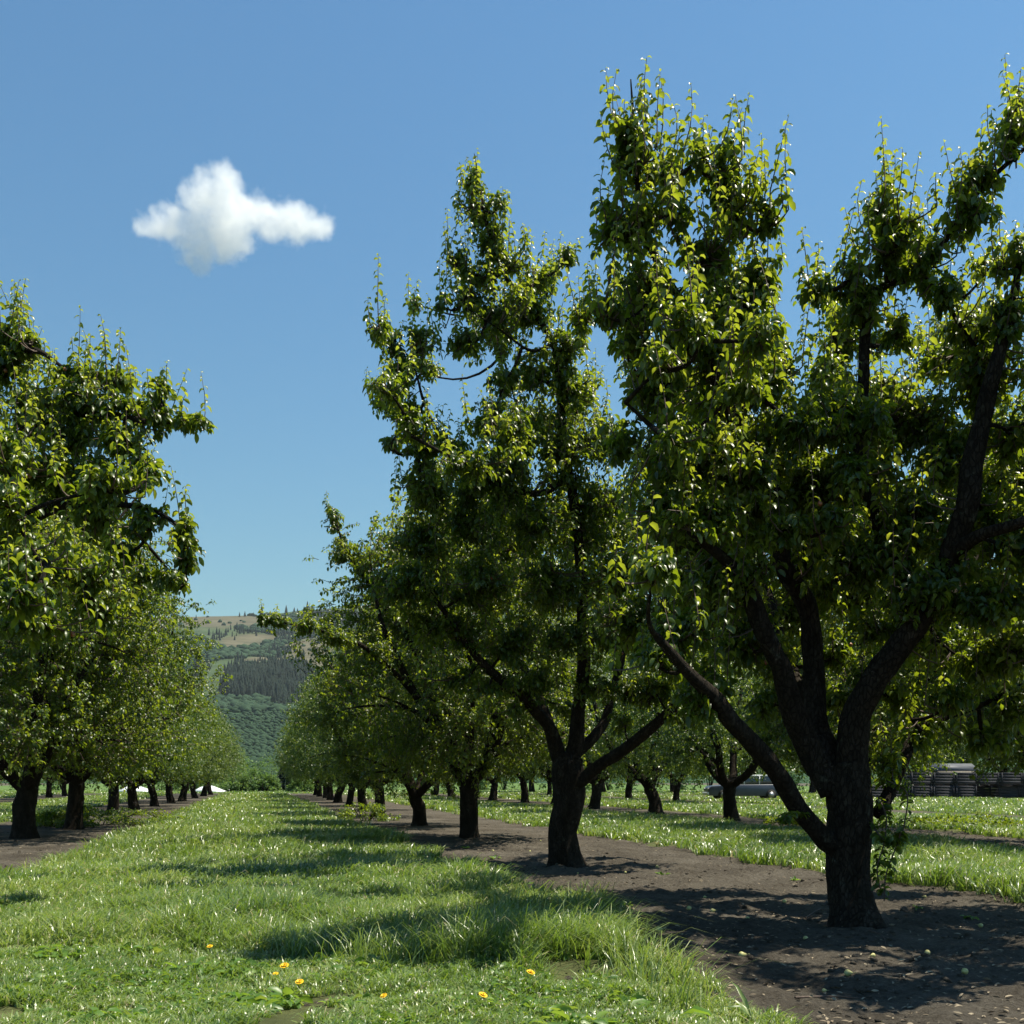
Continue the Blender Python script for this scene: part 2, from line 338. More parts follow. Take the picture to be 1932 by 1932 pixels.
def foliage(rng, ends, starts, leaf_n, size, hi, tint_mu, shoots=None, shoot_len=.6, wid=.52, anchor=None):
    """branchlets from starts to ends with leaf rosettes, and upright shoots; returns leaf arrays + twig arrays"""
    N = len(ends); mid = (starts + ends) / 2 + rng.normal(0, .05, (N, 3)) + np.array([0, 0, .04])
    tt = rng.uniform(.25, 1.02, (N, leaf_n))
    def q(t, a, b, c): t = t[..., None]; return (1 - t) ** 2 * a[:, None] + 2 * t * (1 - t) * b[:, None] + t * t * c[:, None]
    pos = q(tt, starts, mid, ends); tan = norm(ends - starts)[:, None]
    rad = rng.normal(0, 1, (N, leaf_n, 3)); rad = norm(rad - tan * np.sum(rad * tan, -1, keepdims=True))
    d = norm(rad + tan * rng.uniform(-.1, .7, (N, leaf_n, 1)) + np.array([0, 0, .28]))
    pos = pos + d * .02
    sz = size * rng.uniform(.45, 1.22, (N, leaf_n)); ti = np.clip(rng.normal(tint_mu, .18, (N, leaf_n)) + rng.normal(0, .16, (N, 1)), 0, 1)
    O = [pos.reshape(-1, 3)]; D = [d.reshape(-1, 3)]; S = [sz.ravel()]; Ti = [ti.ravel()]
    TW = [q(np.tile(np.linspace(0, 1, 4), (N, 1)), starts, mid, ends)]
    TR = [np.tile([.007, .0055, .004, .002], (N, 1))]
    if shoots is not None and len(shoots):
        n = len(shoots); ln = shoot_len * rng.uniform(.45, 1.35, n); lean = rng.normal(0, .13, (n, 3)); lean[:, 2] = 0
        top = shoots + (np.array([0, 0, 1.]) + lean) * ln[:, None]; bend = rng.normal(0, .04, (n, 3))
        m1 = (shoots + top) / 2 + bend
        k = 15; t = np.tile(np.linspace(.04, 1.0, k), (n, 1)) + rng.normal(0, .012, (n, k))
        pos = q(np.clip(t, 0, 1), shoots, m1, top)
        az = rng.uniform(0, 6.28, (n, 1)) + np.arange(k)[None] * 2.4
        el = .15 + .6 * np.clip(t, 0, 1) ** 2
        d = np.stack([np.cos(az) * np.cos(el), np.sin(az) * np.cos(el), np.sin(el)], -1)
        sz = size * (1.15 - .6 * np.clip(t, 0, 1) ** 3) * rng.uniform(.8, 1.1, (n, k)); ti = np.clip(.5 + .45 * t + rng.normal(0, .1, (n, k)), 0, 1)
        O.append(pos.reshape(-1, 3)); D.append(d.reshape(-1, 3)); S.append(sz.ravel()); Ti.append(ti.ravel())
        if anchor is not None:
            an = nearest(shoots, anchor); mm = (an + shoots) / 2 - np.array([0, 0, .06])
            TW.append(q(np.tile(np.linspace(0, 1, 4), (n, 1)), an, mm, shoots)); TR.append(np.tile([.009, .008, .007, .006], (n, 1)))
        TW.append(q(np.tile(np.linspace(0, 1, 4), (n, 1)), shoots, m1, top)); TR.append(np.tile([.006, .005, .0035, .002], (n, 1)))
    O = np.concatenate(O); D = np.concatenate(D); S = np.concatenate(S); Ti = np.concatenate(Ti); K = len(O)
    me = leaf_mesh('crown', O, D, S, Ti, rng.uniform(1.2, 3.4, K), rng.normal(0, .6, K), hi, wid)
    return me, np.concatenate(TW), np.concatenate(TR)

def nearest(pts, skel):
    out = np.empty(len(pts), int)
    for a in range(0, len(pts), 400):
        dd = ((pts[a:a + 400, None] - skel[None]) ** 2).sum(-1); out[a:a + 400] = dd.argmin(1)
    return skel[out]

def fruit_mesh(r):
    prof = [(-1.0, .05), (-.85, .5), (-.45, .88), (0, .95), (.45, .70), (.85, .40), (1.15, .22), (1.25, .05)]; n = 10; V = []; mb = MB()
    vs = [(q * r * math.cos(2 * math.pi * i / n), q * r * math.sin(2 * math.pi * i / n), z * r) for z, q in prof for i in range(n)]
    fs = [(k * n + i, k * n + (i + 1) % n, (k + 1) * n + (i + 1) % n, (k + 1) * n + i) for k in range(len(prof) - 1) for i in range(n)]
    fs += [tuple(range(n))[::-1], tuple(range((len(prof) - 1) * n, len(prof) * n))]
    mb.add(vs, fs)
    for i in range(3): mb.cyl((0, 0, 1.2 * r), (0.15 * r, 0, 2.2 * r), r * .06, 5) if i == 0 else None
    return mb.mesh('pear', True)

YB_MAX = {11: 10, 23: 16, 37: 12}
def hero(label, base, trunk, limbs, blobs, seed, per=1.0, size=.085, fruit=0, shoot_k=1.0, hanging=None, big=None):
    """a near tree: trunk and limbs follow the photo, each at its own depth; blobs = foliage masses (px,py,rx,ry,depth,weight)"""
    rng = np.random.default_rng(seed); base = np.array(base)
    root = empty('pear_tree', base); tag(root, label, 'tree', 'pear trees of the orchard rows')
    loc = lambda a: np.asarray([[*(P(x, y, Y) - base), r] for x, y, Y, r in a])
    me, P3, R = limb_mesh('trunk', loc(trunk), seed, 28, .07, .045, flare=.42); link('trunk', me, M['bark'], root)
    skel = [P3[len(P3) // 2:]]
    for k, lm in enumerate(limbs):
        me, P3, R = limb_mesh('limb', loc(lm), seed + 3 * k + 5, 14); link('limb', me, M['bark'], root); skel.append(P3[2:])
    sk = np.concatenate(skel)
    if seed == 11: blobs = [(b[0], b[1], b[2], b[3], b[4] + (.55 if 650 < b[1] < 1300 and b[4] < 9.3 and b[0] < 1960 else 0)) + tuple(b[5:]) for b in blobs]
    rb = random.Random(seed); more = []
    for b in blobs:
        dpt = b[4]; wt = b[5] if len(b) > 5 else 1.0
        if (480 if seed != 37 else 850) < b[1] < 1150 and dpt < YB_MAX.get(seed, 0):
            if rb.random() < .62: more.append((b[0] + rb.uniform(-50, 50), b[1] + rb.uniform(-10, 60), b[2] * .9, b[3] * .9, dpt + rb.uniform(1.3, 3.0), wt * .8))
            if 600 < b[1] < 980 and rb.random() < .3 and seed != 11: more.append((b[0] + rb.uniform(-30, 30), b[1] + rb.uniform(-40, 40), b[2] * 1.1, b[3] * 1.1, dpt - rb.uniform(.8, 1.9), wt * .6))
    blobs = blobs + more
    cents = np.array([P(b[0], b[1], b[4]) - base for b in blobs]); rad = np.array([[b[2] / F * b[4], .62 * (b[2] + b[3]) / 2 / F * b[4] + .14, b[3] / F * b[4]] for b in blobs]) * 1.26
    # secondary branches to the blob centres
    order = np.argsort(np.linalg.norm(cents - nearest(cents, sk), axis=1)); br = []; ext = [sk]
    allsk = sk
    for i in order:
        s = nearest(cents[i:i + 1], allsk)[0]; e = cents[i]; m_ = (s + e) / 2 + rng.normal(0, .16, 3) * min(1.2, np.linalg.norm(e - s)) + np.array([0, 0, -.12])
        t = np.linspace(0, 1, 7)[:, None]; c = (1 - t) ** 2 * s + 2 * t * (1 - t) * m_ + t * t * e; br.append(c); allsk = np.concatenate([allsk, c[1:]])
    BP = np.array(br); BR = np.tile(np.linspace(.022, .009, 7), (len(br), 1))
    for q_ in range(len(br)): link('branch', tubes('branch', BP[q_:q_ + 1], BR[q_:q_ + 1], 7), M['bark'], root)
    E = []; SH = []
    for i, b in enumerate(blobs):
        w = b[5] if len(b) > 5 else 1.0
        area = math.pi * rad[i][0] * rad[i][2]; up = min(1, max(0, (820 - b[1]) / 500)); nb = int(area * 170 * per * w * (1 - .4 * up)) + 4
        v = norm(rng.normal(0, 1, (nb, 3))) * rng.uniform(0, 1, (nb, 1)) ** .6
        # clumpy: snap part of them towards a few sub-centres
        kc = max(2, nb // 9); sub = norm(rng.normal(0, 1, (kc, 3))) * rng.uniform(.3, 1, (kc, 1)) ** .5
        pick = sub[rng.integers(0, kc, nb)]; v = v * .66 + pick * .5
        E.append(cents[i] + v * rad[i])
        ns = int((area * 30 + 1.2) * shoot_k * w * (.7 + 1.1 * up))
        u = rng.uniform(-.95, .95, (ns, 2))
        SH.append(cents[i] + np.stack([u[:, 0] * rad[i][0], u[:, 1] * rad[i][1], rad[i][2] * (rng.uniform(-.7, .75, ns)) * np.sqrt(np.maximum(.1, 1 - (u ** 2).sum(1)))], 1))
    E = np.concatenate(E); SH = np.concatenate(SH)
    NS = nearest(E, allsk); v = NS - E; dl = np.linalg.norm(v, axis=1, keepdims=True)
    ST = E + v * np.minimum(1, rng.uniform(.25, .5, (len(E), 1)) / np.maximum(dl, 1e-6))
    me, TW, TR = foliage(rng, E, ST, 16, size, True, .40, SH, .45, .47, np.concatenate([allsk, ST[::3]]))
    cr = link('crown', me, M['leaf'], root)
    link('twigs', tubes('twigs', TW, TR, 3), M['twig'], root)
    if fruit:
        fm = fruit_mesh(.022); fm.materials.append(M['fruit'])
        pick = rng.choice(len(E), fruit, replace=False)
        front = E[np.argsort(E[:, 1])]
        for k in range(fruit):
            f = bpy.data.objects.new('young_pear', fm); COL.objects.link(f); f.parent = root
            q_ = E[pick[k]] + rng.normal(0, .05, 3) + np.array([0, -.08, -.03]); f.location = q_; f.rotation_euler = (rng.normal(0, .4), rng.normal(0, .4), rng.uniform(0, 6))
    if hanging:
        for pts in hanging:
            c = catmull(np.array([P(*q_) - base for q_ in pts]), 40); n = len(c)
            link('hanging_shoot', tubes('hanging_shoot', c[None], np.full((1, n), .006), 6), M['twig'], root)
            k = 80; t = rng.uniform(0, n - 1.01, k); i0 = t.astype(int); pos = c[i0] * (1 - (t - i0))[:, None] + c[i0 + 1] * (t - i0)[:, None]
            az = rng.uniform(0, 6.28, k); d = np.stack([np.cos(az), np.sin(az) * .7, rng.uniform(-.2, .5, k)], 1)
            lm = leaf_mesh('shoot_leaves', pos, d, size * rng.uniform(.6, 1.1, k), np.clip(rng.normal(.4, .2, k), 0, 1), rng.uniform(.8, 2.4, k), rng.normal(0, .5, k))
            link('shoot_leaves', lm, M['leaf'], root)
    print('HERO', label[:30], 'branchlets', len(E), 'shoots', len(SH))
    return root

# ---- tree with the thick forked trunk, front right
A_base = G(1613, 1748); YA = A_base[1]
A_trunk = [(1613, 1762, YA, .185), (1612, 1700, YA, .178), (1607, 1620, YA, .178), (1602, 1550, YA, .182), (1597, 1490, YA, .19), (1590, 1440, YA, .165)]
A_limbs = [
 [(1585, 1600, 9.0, .07), (1556, 1584, 8.9, .085), (1505, 1524, 8.7, .080), (1475, 1468, 8.5, .075), (1430, 1415, 8.3, .072), (1385, 1366, 8.1, .066), (1350, 1320, 8.0, .06), (1298, 1270, 7.8, .045), (1240, 1200, 7.5, .03)],
 [(1575, 1490, 9.0, .12), (1537, 1420, 9.0, .115), (1486, 1320, 8.9, .095), (1470, 1255, 8.8, .08), (1445, 1195, 8.7, .075), (1412, 1115, 8.6, .07), (1385, 1070, 8.4, .05), (1300, 1000, 8.0, .03)],
 [(1585, 1470, 9.1, .13), (1538, 1370, 9.2, .11), (1532, 1250, 9.3, .095), (1522, 1150, 9.3, .09), (1484, 1080, 9.2, .078), (1466, 991, 9.1, .07), (1456, 900, 9.0, .062), (1400, 830, 8.8, .056), (1383, 777, 8.7, .05), (1350, 710, 8.5, .042), (1320, 620, 8.4, .035), (1255, 520, 8.2, .03), (1215, 430, 8.1, .025), (1202, 330, 8.05, .02), (1195, 220, 8.0, .012), (1190, 150, 8.0, .005)],
 [(1600, 1480, 9.0, .14), (1612, 1370, 8.9, .125), (1650, 1290, 8.8, .115), (1695, 1230, 8.7, .11), (1738, 1165, 8.6, .105), (1796, 1044, 8.5, .095), (1828, 937, 8.4, .088), (1840, 866, 8.4, .082), (1858, 777, 8.4, .07), (1880, 690, 8.3, .055), (1905, 590, 8.3, .035), (1925, 480, 8.2, .02)],
 [(1738, 1165, 8.6, .08), (1700, 1080, 8.9, .06), (1650, 980, 9.0, .052), (1628, 860, 9.0, .05), (1630, 740, 9.0, .048), (1636, 600, 8.9, .042), (1665, 540, 8.8, .034), (1735, 515, 8.7, .030), (1785, 450, 8.6, .028), (1828, 383, 8.5, .024), (1875, 334, 8.4, .02), (1945, 270, 8.3, .012)],
 [(1655, 1540, 9.1, .06), (1680, 1490, 9.2, .058), (1708, 1430, 9.3, .052), (1728, 1385, 9.4, .045), (1775, 1355, 9.5, .035), (1850, 1330, 9.6, .025), (1930, 1290, 9.7, .012)],
 [(1796, 1044, 8.5, .07), (1850, 1010, 8.2, .05), (1930, 985, 7.9, .04), (2050, 930, 7.6, .02)],
 [(1397, 830, 8.8, .035), (1330, 840, 8.4, .03), (1250, 820, 8.0, .022), (1180, 760, 7.9, .01)],
 [(1720, 1190, 8.7, .07), (1790, 1120, 9.6, .055), (1870, 1000, 10.6, .04), (1920, 880, 11.2, .02)],
 [(1535, 1350, 9.2, .06), (1480, 1230, 10.2, .05), (1440, 1080, 11.1, .035), (1420, 930, 11.6, .015)],
]
A_blobs = [(1187, 264, 24, 48, 8.0, .9), (1645, 800, 40, 60, 7.8, .8), (1600, 900, 50, 50, 7.8, .8), (1570, 990, 45, 45, 7.8, .7), (1510, 810, 60, 60, 7.85, .9), (1585, 780, 50, 55, 7.9, .9), (1490, 1010, 45, 40, 7.9, .8), (1345, 1290, 60, 30, 7.9, .7), (1230, 1250, 60, 34, 7.4, .8), (1640, 1290, 30, 40, 8.7, .5), (1580, 1330, 26, 40, 9.5, .6), (1470, 1250, 50, 50, 9.8, .7), (1790, 1330, 60, 35, 8.9, .8), (1900, 1230, 60, 50, 8.4, .9), (1860, 1400, 60, 30, 9.6, .6), (1410, 900, 70, 60, 7.85, .9), (1460, 720, 45, 50, 8.0, .8), (1340, 980, 70, 50, 7.7, .8), (1240, 700, 60, 50, 7.2, .5), (1310, 610, 60, 50, 7.3, .5), (1390, 740, 70, 50, 7.2, .55), (1260, 830, 60, 50, 7.0, .5), (1420, 640, 45, 50, 7.3, .6), (1200, 320, 40, 60, 8.0, 1.2), (1208, 440, 46, 55, 8.1, 1.3), (1150, 430, 28, 50, 8.1, .5), (1262, 330, 22, 45, 8.2, .7), (1270, 400, 26, 45, 8.2, .9),  # several nearer masses here are added to cast shade on the alley grass
 (1312, 300, 12, 40, 8.2, .7), (1365, 330, 28, 70, 8.3), (1395, 400, 42, 70, 8.3), (1450, 430, 24, 55, 8.3, .7), (1335, 480, 55, 55, 8.3), (1225, 550, 70, 55, 8.1, 1.1), (1138, 592, 22, 38, 7.9, 1.1),
 (1290, 640, 90, 60, 8.2, 1.1), (1395, 580, 55, 75, 8.4, 1.2), (1440, 520, 26, 50, 8.4, .7), (1180, 660, 38, 35, 7.8, .9), (1245, 740, 60, 65, 7.9, .9), (1350, 740, 85, 70, 8.4, 1.2), (1430, 690, 40, 60, 8.5, 1.1),
 (1300, 860, 90, 80, 7.9), (1180, 850, 50, 50, 8.0, .5), (1440, 840, 70, 75, 8.8), (1550, 700, 38, 38, 9.6, .7), (1555, 780, 75, 60, 9.3), (1632, 590, 40, 60, 8.9, 1.3), (1655, 400, 26, 38, 8.7, .8), (1700, 420, 38, 40, 8.6, .9),
 (1668, 480, 45, 42, 8.7, 1.1), (1600, 530, 40, 26, 8.8, .8), (1535, 545, 42, 24, 8.8, .7), (1750, 505, 42, 42, 8.6, 1.1), (1775, 550, 30, 26, 8.5, 1.0), (1828, 415, 44, 42, 8.5, 1.3), (1865, 340, 42, 34, 8.4, 1.0),
 (1912, 280, 35, 40, 8.3, 1.1), (1930, 220, 20, 40, 8.3, .5), (1890, 500, 35, 35, 8.3, .7), (1905, 590, 38, 60, 8.3, .9), (1820, 620, 55, 50, 8.8, .8), (1780, 680, 55, 50, 8.9, .9), (1690, 640, 35, 40, 8.9, .6),
 (1650, 760, 55, 60, 9.0, 1.0), (1720, 800, 60, 70, 8.7), (1860, 720, 60, 80, 8.3, 1.2), (1910, 830, 40, 60, 8.2, .7), (1790, 860, 70, 80, 8.5), (1620, 900, 90, 80, 9.0), (1520, 930, 80, 80, 9.2), (1380, 950, 90, 75, 8.6),
 (1260, 960, 80, 70, 7.7), (1720, 980, 90, 70, 8.2), (1860, 980, 70, 50, 8.3, .9), (1930, 1030, 60, 60, 8.0, 1.2), (1620, 1060, 90, 70, 8.4), (1500, 1060, 60, 60, 9.6, .8), (1360, 1090, 90, 60, 8.1), (1235, 1090, 65, 45, 6.3, .7),
 (1760, 1110, 90, 60, 8.0), (1880, 1140, 70, 60, 7.8, 1.2), (1650, 1190, 60, 50, 8.8, .7), (1400, 1210, 70, 60, 8.5, .8), (1290, 1200, 80, 50, 7.7), (1840, 1250, 80, 50, 8.4), (1690, 1320, 35, 50, 9.3, .7), (1320, 1330, 50, 40, 8.0, .6),
 (1450, 1330, 50, 40, 9.6, .5), (1740, 1380, 50, 35, 9.3, .7), (1900, 1330, 60, 40, 9.5, .8), (1680, 1440, 25, 40, 9.1, .6), (1590, 1230, 40, 60, 9.9, .6), (1380, 1000, 80, 70, 11.0, .8), (1500, 850, 80, 70, 11.0, .8), (1900, 900, 80, 70, 10.8, .8),
 (1780, 1000, 90, 60, 10.6, .8), (2020, 700, 70, 120, 8.4, 1), (2060, 950, 80, 130, 8.2, 1), (2030, 1180, 80, 80, 8.4, .9), (2150, 560, 110, 90, 6.9, .9), (2120, 760, 100, 90, 6.4, .9), (2260, 700, 110, 110, 7.2, .9), (2260, 900, 110, 90, 7.0, .9), (2130, 930, 80, 80, 6.6, .9), (2380, 760, 120, 110, 7.6, .9), (2400, 950, 110, 90, 7.7, .9), (2080, 420, 90, 80, 7.4, .8), (2350, 560, 110, 100, 8.0, .8), (2300, 1060, 100, 70, 7.6, .8), (1200, 1180, 90, 60, 11.2, .7), (1330, 1130, 100, 70, 11.6, .8), (1460, 1180, 80, 60, 11.8, .8), (1600, 1120, 100, 70, 12.0, .8), (1740, 1180, 90, 70, 11.8, .8), (1870, 1230, 90, 70, 11.6, .9), (1560, 1000, 90, 70, 11.6, .8), (1300, 1010, 90, 70, 11.4, .7), (2180, 650, 100, 110, 8.6, .8), (2220, 850, 110, 110, 8.8, .8), (2200, 1050, 110, 100, 8.8, .8), (2050, 450, 80, 90, 8.4, .8), (2120, 1200, 90, 70, 9.5, .7), (2120, 780, 110, 110, 10.2, .7), (2080, 1000, 110, 90, 10.4, .7)]  # unseen masses beyond the right edge are added to shade trunk and soil
hero('large pear tree with thick dark forked trunk, nearest tree on the right', A_base, A_trunk, A_limbs, A_blobs, 11, fruit=14,
     hanging=[[(1660, 1470, 8.9), (1690, 1480, 8.75), (1712, 1500, 8.7), (1705, 1560, 8.7), (1690, 1600, 8.7), (1672, 1650, 8.7), (1668, 1700, 8.75)],
              [(1655, 1500, 8.9), (1672, 1540, 8.8), (1668, 1590, 8.75), (1655, 1640, 8.75), (1664, 1690, 8.8)], [(1640, 1540, 8.9), (1662, 1580, 8.7), (1690, 1590, 8.65), (1700, 1570, 8.6)],
              [(1515, 1535, 8.7), (1490, 1535, 8.5), (1478, 1550, 8.4)]])

# ---- second tree of the right row
B_base = G(1068, 1636); YB = B_base[1]
B_trunk = [(1068, 1646, YB, .225), (1068, 1590, YB, .215), (1068, 1530, YB, .212), (1072, 1470, YB, .225), (1074, 1430, YB, .21)]
B_SLIM = .86
B_limbs = [
 [(1060, 1450, 15.1, .12), (1046, 1400, 15.0, .115), (1029, 1365, 14.8, .10), (1000, 1325, 14.6, .09), (955, 1290, 14.3, .075), (900, 1240, 14.0, .06), (850, 1170, 13.8, .045), (790, 1090, 13.6, .03)],
 [(1075, 1450, 15.1, .15), (1087, 1400, 15.1, .13), (1095, 1320, 15.0, .11), (1100, 1240, 14.8, .10), (1098, 1120, 14.6, .09), (1082, 950, 14.2, .075), (1066, 850, 14.0, .068), (1058, 740, 13.7, .055), (1045, 650, 13.5, .045), (1005, 590, 13.4, .038), (952, 515, 13.3, .032), (922, 430, 13.2, .022), (905, 350, 13.2, .012), (895, 290, 13.2, .005)],
 [(1090, 1480, 15.0, .11), (1133, 1443, 14.8, .10), (1172, 1420, 14.6, .095), (1222, 1378, 14.3, .085), (1262, 1345, 14.1, .07), (1300, 1300, 13.9, .05), (1350, 1230, 13.8, .03)],
 [(1088, 1420, 15.2, .10), (1118, 1395, 15.3, .09), (1143, 1350, 15.5, .08), (1170, 1250, 15.7, .07), (1185, 1130, 15.8, .05), (1200, 1000, 15.9, .03)],
 [(1075, 900, 14.1, .06), (1020, 930, 13.8, .05), (955, 920, 13.5, .045), (895, 880, 13.3, .04), (860, 858, 13.2, .036), (827, 819, 13.1, .03), (800, 760, 13.0, .022), (780, 690, 13.0, .012), (745, 640, 13.0, .006)],
 [(1050, 1400, 15.0, .08), (1010, 1300, 15.6, .07), (940, 1180, 16.3, .05), (880, 1050, 16.8, .03)],
 [(1045, 650, 13.5, .03), (1000, 660, 13.3, .02), (940, 620, 13.1, .012), (870, 575, 13.0, .006)],
]
B_blobs = [(888, 345, 18, 32, 13.2, .8), (893, 395, 34, 40, 13.2), (918, 455, 30, 32, 13.3, 1.3), (940, 390, 14, 34, 13.2, .5), (865, 500, 28, 34, 13.1, .7), (905, 520, 45, 34, 13.2, .9), (965, 500, 40, 34, 13.3, 1.1), (1010, 530, 36, 30, 13.4, 1.1),
 (1068, 492, 22, 18, 13.3, .9), (838, 580, 26, 14, 13.0, .7), (930, 590, 58, 42, 13.2, 1.2), (890, 560, 40, 30, 13.1, .8), (1005, 600, 42, 36, 13.4, 1.1), (1062, 655, 38, 45, 13.5, 1.2), (885, 645, 52, 34, 13.2, 1.), (1080, 740, 38, 60, 13.7, 1.2),
 (1010, 710, 46, 44, 13.6, 1.), (950, 720, 38, 26, 13.4, .8), (738, 650, 18, 42, 13.0, .8), (790, 655, 30, 42, 13.0, .9), (756, 715, 34, 40, 13.0, 1.2), (766, 780, 36, 36, 13.1, 1.1), (735, 845, 18, 20, 13.0, .5), (790, 850, 36, 40, 13.1, 1.1),
 (862, 850, 40, 34, 13.2, .9), (920, 800, 44, 40, 13.4, .9), (900, 900, 60, 48, 13.4, 1.1), (985, 820, 50, 50, 13.6, 1.1), (800, 930, 55, 45, 13.3, 1.2), (960, 900, 70, 50, 13.5), (1060, 860, 70, 70, 13.9), (1140, 820, 50, 60, 14.2, .9), (880, 990, 80, 60, 13.6),
 (1000, 990, 80, 60, 13.9), (1120, 950, 80, 70, 14.3), (800, 1020, 70, 50, 13.5), (780, 1110, 80, 55, 13.6), (900, 1100, 80, 60, 13.8), (1040, 1100, 80, 60, 14.2, 1.1), (1160, 1080, 70, 60, 14.7), (860, 1200, 70, 50, 14.0), (970, 1210, 70, 50, 14.2), (1080, 1210, 70, 50, 14.4),
 (1190, 1200, 60, 50, 14.6), (800, 1180, 50, 45, 14.0, .7), (1280, 1270, 60, 40, 14.0, .8), (1180, 1310, 50, 35, 14.2, .5), (920, 1300, 50, 30, 14.1, .6), (1300, 1150, 60, 50, 14.4, .7), (900, 1080, 90, 70, 16.6, .8), (1080, 1000, 90, 80, 16.4, .8), (1200, 1060, 80, 80, 16.2, .8), (1000, 820, 70, 60, 15.3, .6), (1300, 900, 90, 80, 14.6, .8), (1380, 1020, 80, 70, 15.0, .8), (1280, 1080, 80, 70, 15.8, .8), (1400, 1160, 70, 60, 15.2, .8), (1330, 780, 80, 70, 15.4, .7), (1240, 700, 70, 70, 15.0, .7), (1010, 1290, 50, 34, 14.6, .8), (1130, 1300, 50, 34, 14.8, .8), (1240, 1310, 50, 34, 14.2, .8), (960, 1340, 40, 22, 14.4, .6), (1180, 1370, 40, 20, 14.6, .5), (1060, 1330, 36, 26, 15.8, .7), (860, 1280, 60, 30, 14.2, .7), (1310, 1350, 50, 26, 14.2, .6)]  # masses hidden behind the nearest crown are added to shade the soil
B_limbs = [[(x, y, d_, r_ * B_SLIM) for x, y, d_, r_ in lm] for lm in B_limbs]
hero('pear tree with upright dark trunk, second in the row from the nearest right tree', B_base, B_trunk, B_limbs, B_blobs, 23, per=.62, size=.085, fruit=10, shoot_k=.8)

# ---- tree whose trunk stands outside the left edge, crown reaching in
Cb = P(-330, 1472, 12.3); Cb[2] = 0
def gy(Y): return HY + F * CAMZ / Y
C_trunk = [(-330, gy(12.3) + 8, 12.3, .22), (-328, gy(12.3) - 70, 12.3, .2), (-322, 1520, 12.3, .2), (-315, 1440, 12.3, .2)]
C_limbs = [
 [(-318, 1470, 12.3, .15), (-250, 1300, 12.0, .12), (-150, 1100, 11.5, .10), (-60, 940, 11.1, .08), (30, 830, 10.8, .06), (110, 785, 10.5, .045), (220, 785, 10.3, .034), (300, 800, 10.1, .02), (345, 790, 10.0, .012), (395, 797, 9.9, .004)],
 [(-310, 1460, 12.3, .13), (-200, 1250, 11.6, .10), (-80, 1080, 11.0, .08), (40, 990, 10.6, .06), (130, 950, 10.3, .045), (220, 950, 10.1, .03), (300, 968, 10.0, .02), (345, 1010, 9.9, .014), (352, 1090, 9.9, .007)],
 [(-325, 1470, 12.3, .14), (-290, 1250, 12.2, .11), (-200, 1000, 11.8, .09), (-110, 800, 11.3, .07), (-20, 690, 10.9, .05), (60, 660, 10.6, .03), (130, 700, 10.4, .012)],
 [(-335, 1470, 12.3, .13), (-420, 1250, 12.5, .10), (-480, 1000, 12.8, .07), (-500, 800, 13, .04)],
 [(-300, 1440, 12.2, .11), (-160, 1280, 10.9, .09), (-60, 1150, 9.9, .06), (20, 1080, 9.0, .04), (90, 1060, 8.3, .02)],
 [(-320, 1440, 12.5, .11), (-200, 1250, 13.6, .09), (-100, 1100, 14.6, .06), (0, 980, 15.2, .03)],
]
C_blobs = [(15, 625, 40, 30, 10.8, 1.2), (60, 650, 34, 28, 10.6, 1.1), (10, 690, 50, 40, 10.9), (120, 705, 30, 22, 10.4, .7), (180, 715, 42, 24, 10.4, 1.1), (215, 720, 26, 30, 10.3, .9), (240, 775, 50, 28, 10.3, 1.1), (150, 760, 70, 36, 10.4, 1.1), (60, 760, 70, 40, 10.6),
 (130, 830, 80, 45, 10.4, 1.0), (230, 835, 50, 40, 10.2, 1.1), (290, 800, 26, 38, 10.1, 1.), (303, 730, 10, 40, 10.0, .5), (345, 798, 34, 15, 9.95, 1.1), (384, 800, 12, 8, 9.9, .7), (200, 900, 65, 45, 10.2, 1.2), (270, 890, 26, 36, 10.1, .7), (110, 900, 80, 50, 10.3, 1.1),
 (20, 860, 60, 55, 9.8), (20, 960, 60, 50, 8.2, .9), (180, 980, 45, 34, 10.2, 1.1), (285, 985, 40, 22, 10.0, 1.1), (345, 1000, 18, 30, 9.9, .9), (350, 1060, 24, 34, 9.9, 1.1), (322, 1100, 24, 20, 9.9, .9), (230, 1040, 40, 34, 10.1, .8), (60, 1050, 90, 60, 8.6, .9), (30, 1130, 70, 50, 7.4, .8),
 (150, 1080, 70, 50, 9.4, .9), (90, 1180, 80, 45, 8.8, .8), (190, 1150, 50, 45, 9.6, .7), (-60, 800, 70, 90, 10.8), (-80, 1000, 90, 90, 10.2), (-180, 850, 90, 100, 11.3), (-200, 1080, 90, 90, 10.5), (-320, 950, 110, 120, 12, .8), (-450, 1000, 110, 120, 12.6, .8),
 (-60, 1150, 80, 70, 9.5, .8), (-300, 750, 90, 90, 12, .7), (-180, 700, 70, 70, 11.3, .8), (-60, 680, 60, 50, 11, .9), (20, 1000, 70, 60, 15, .8), (-100, 1080, 90, 70, 14.3, .8), (-300, 1150, 90, 60, 11.5, .8)]
hero('pear tree with its trunk outside the left edge, crown reaching into the sky at left', Cb, C_trunk, C_limbs, C_blobs, 37, fruit=40, per=.85)

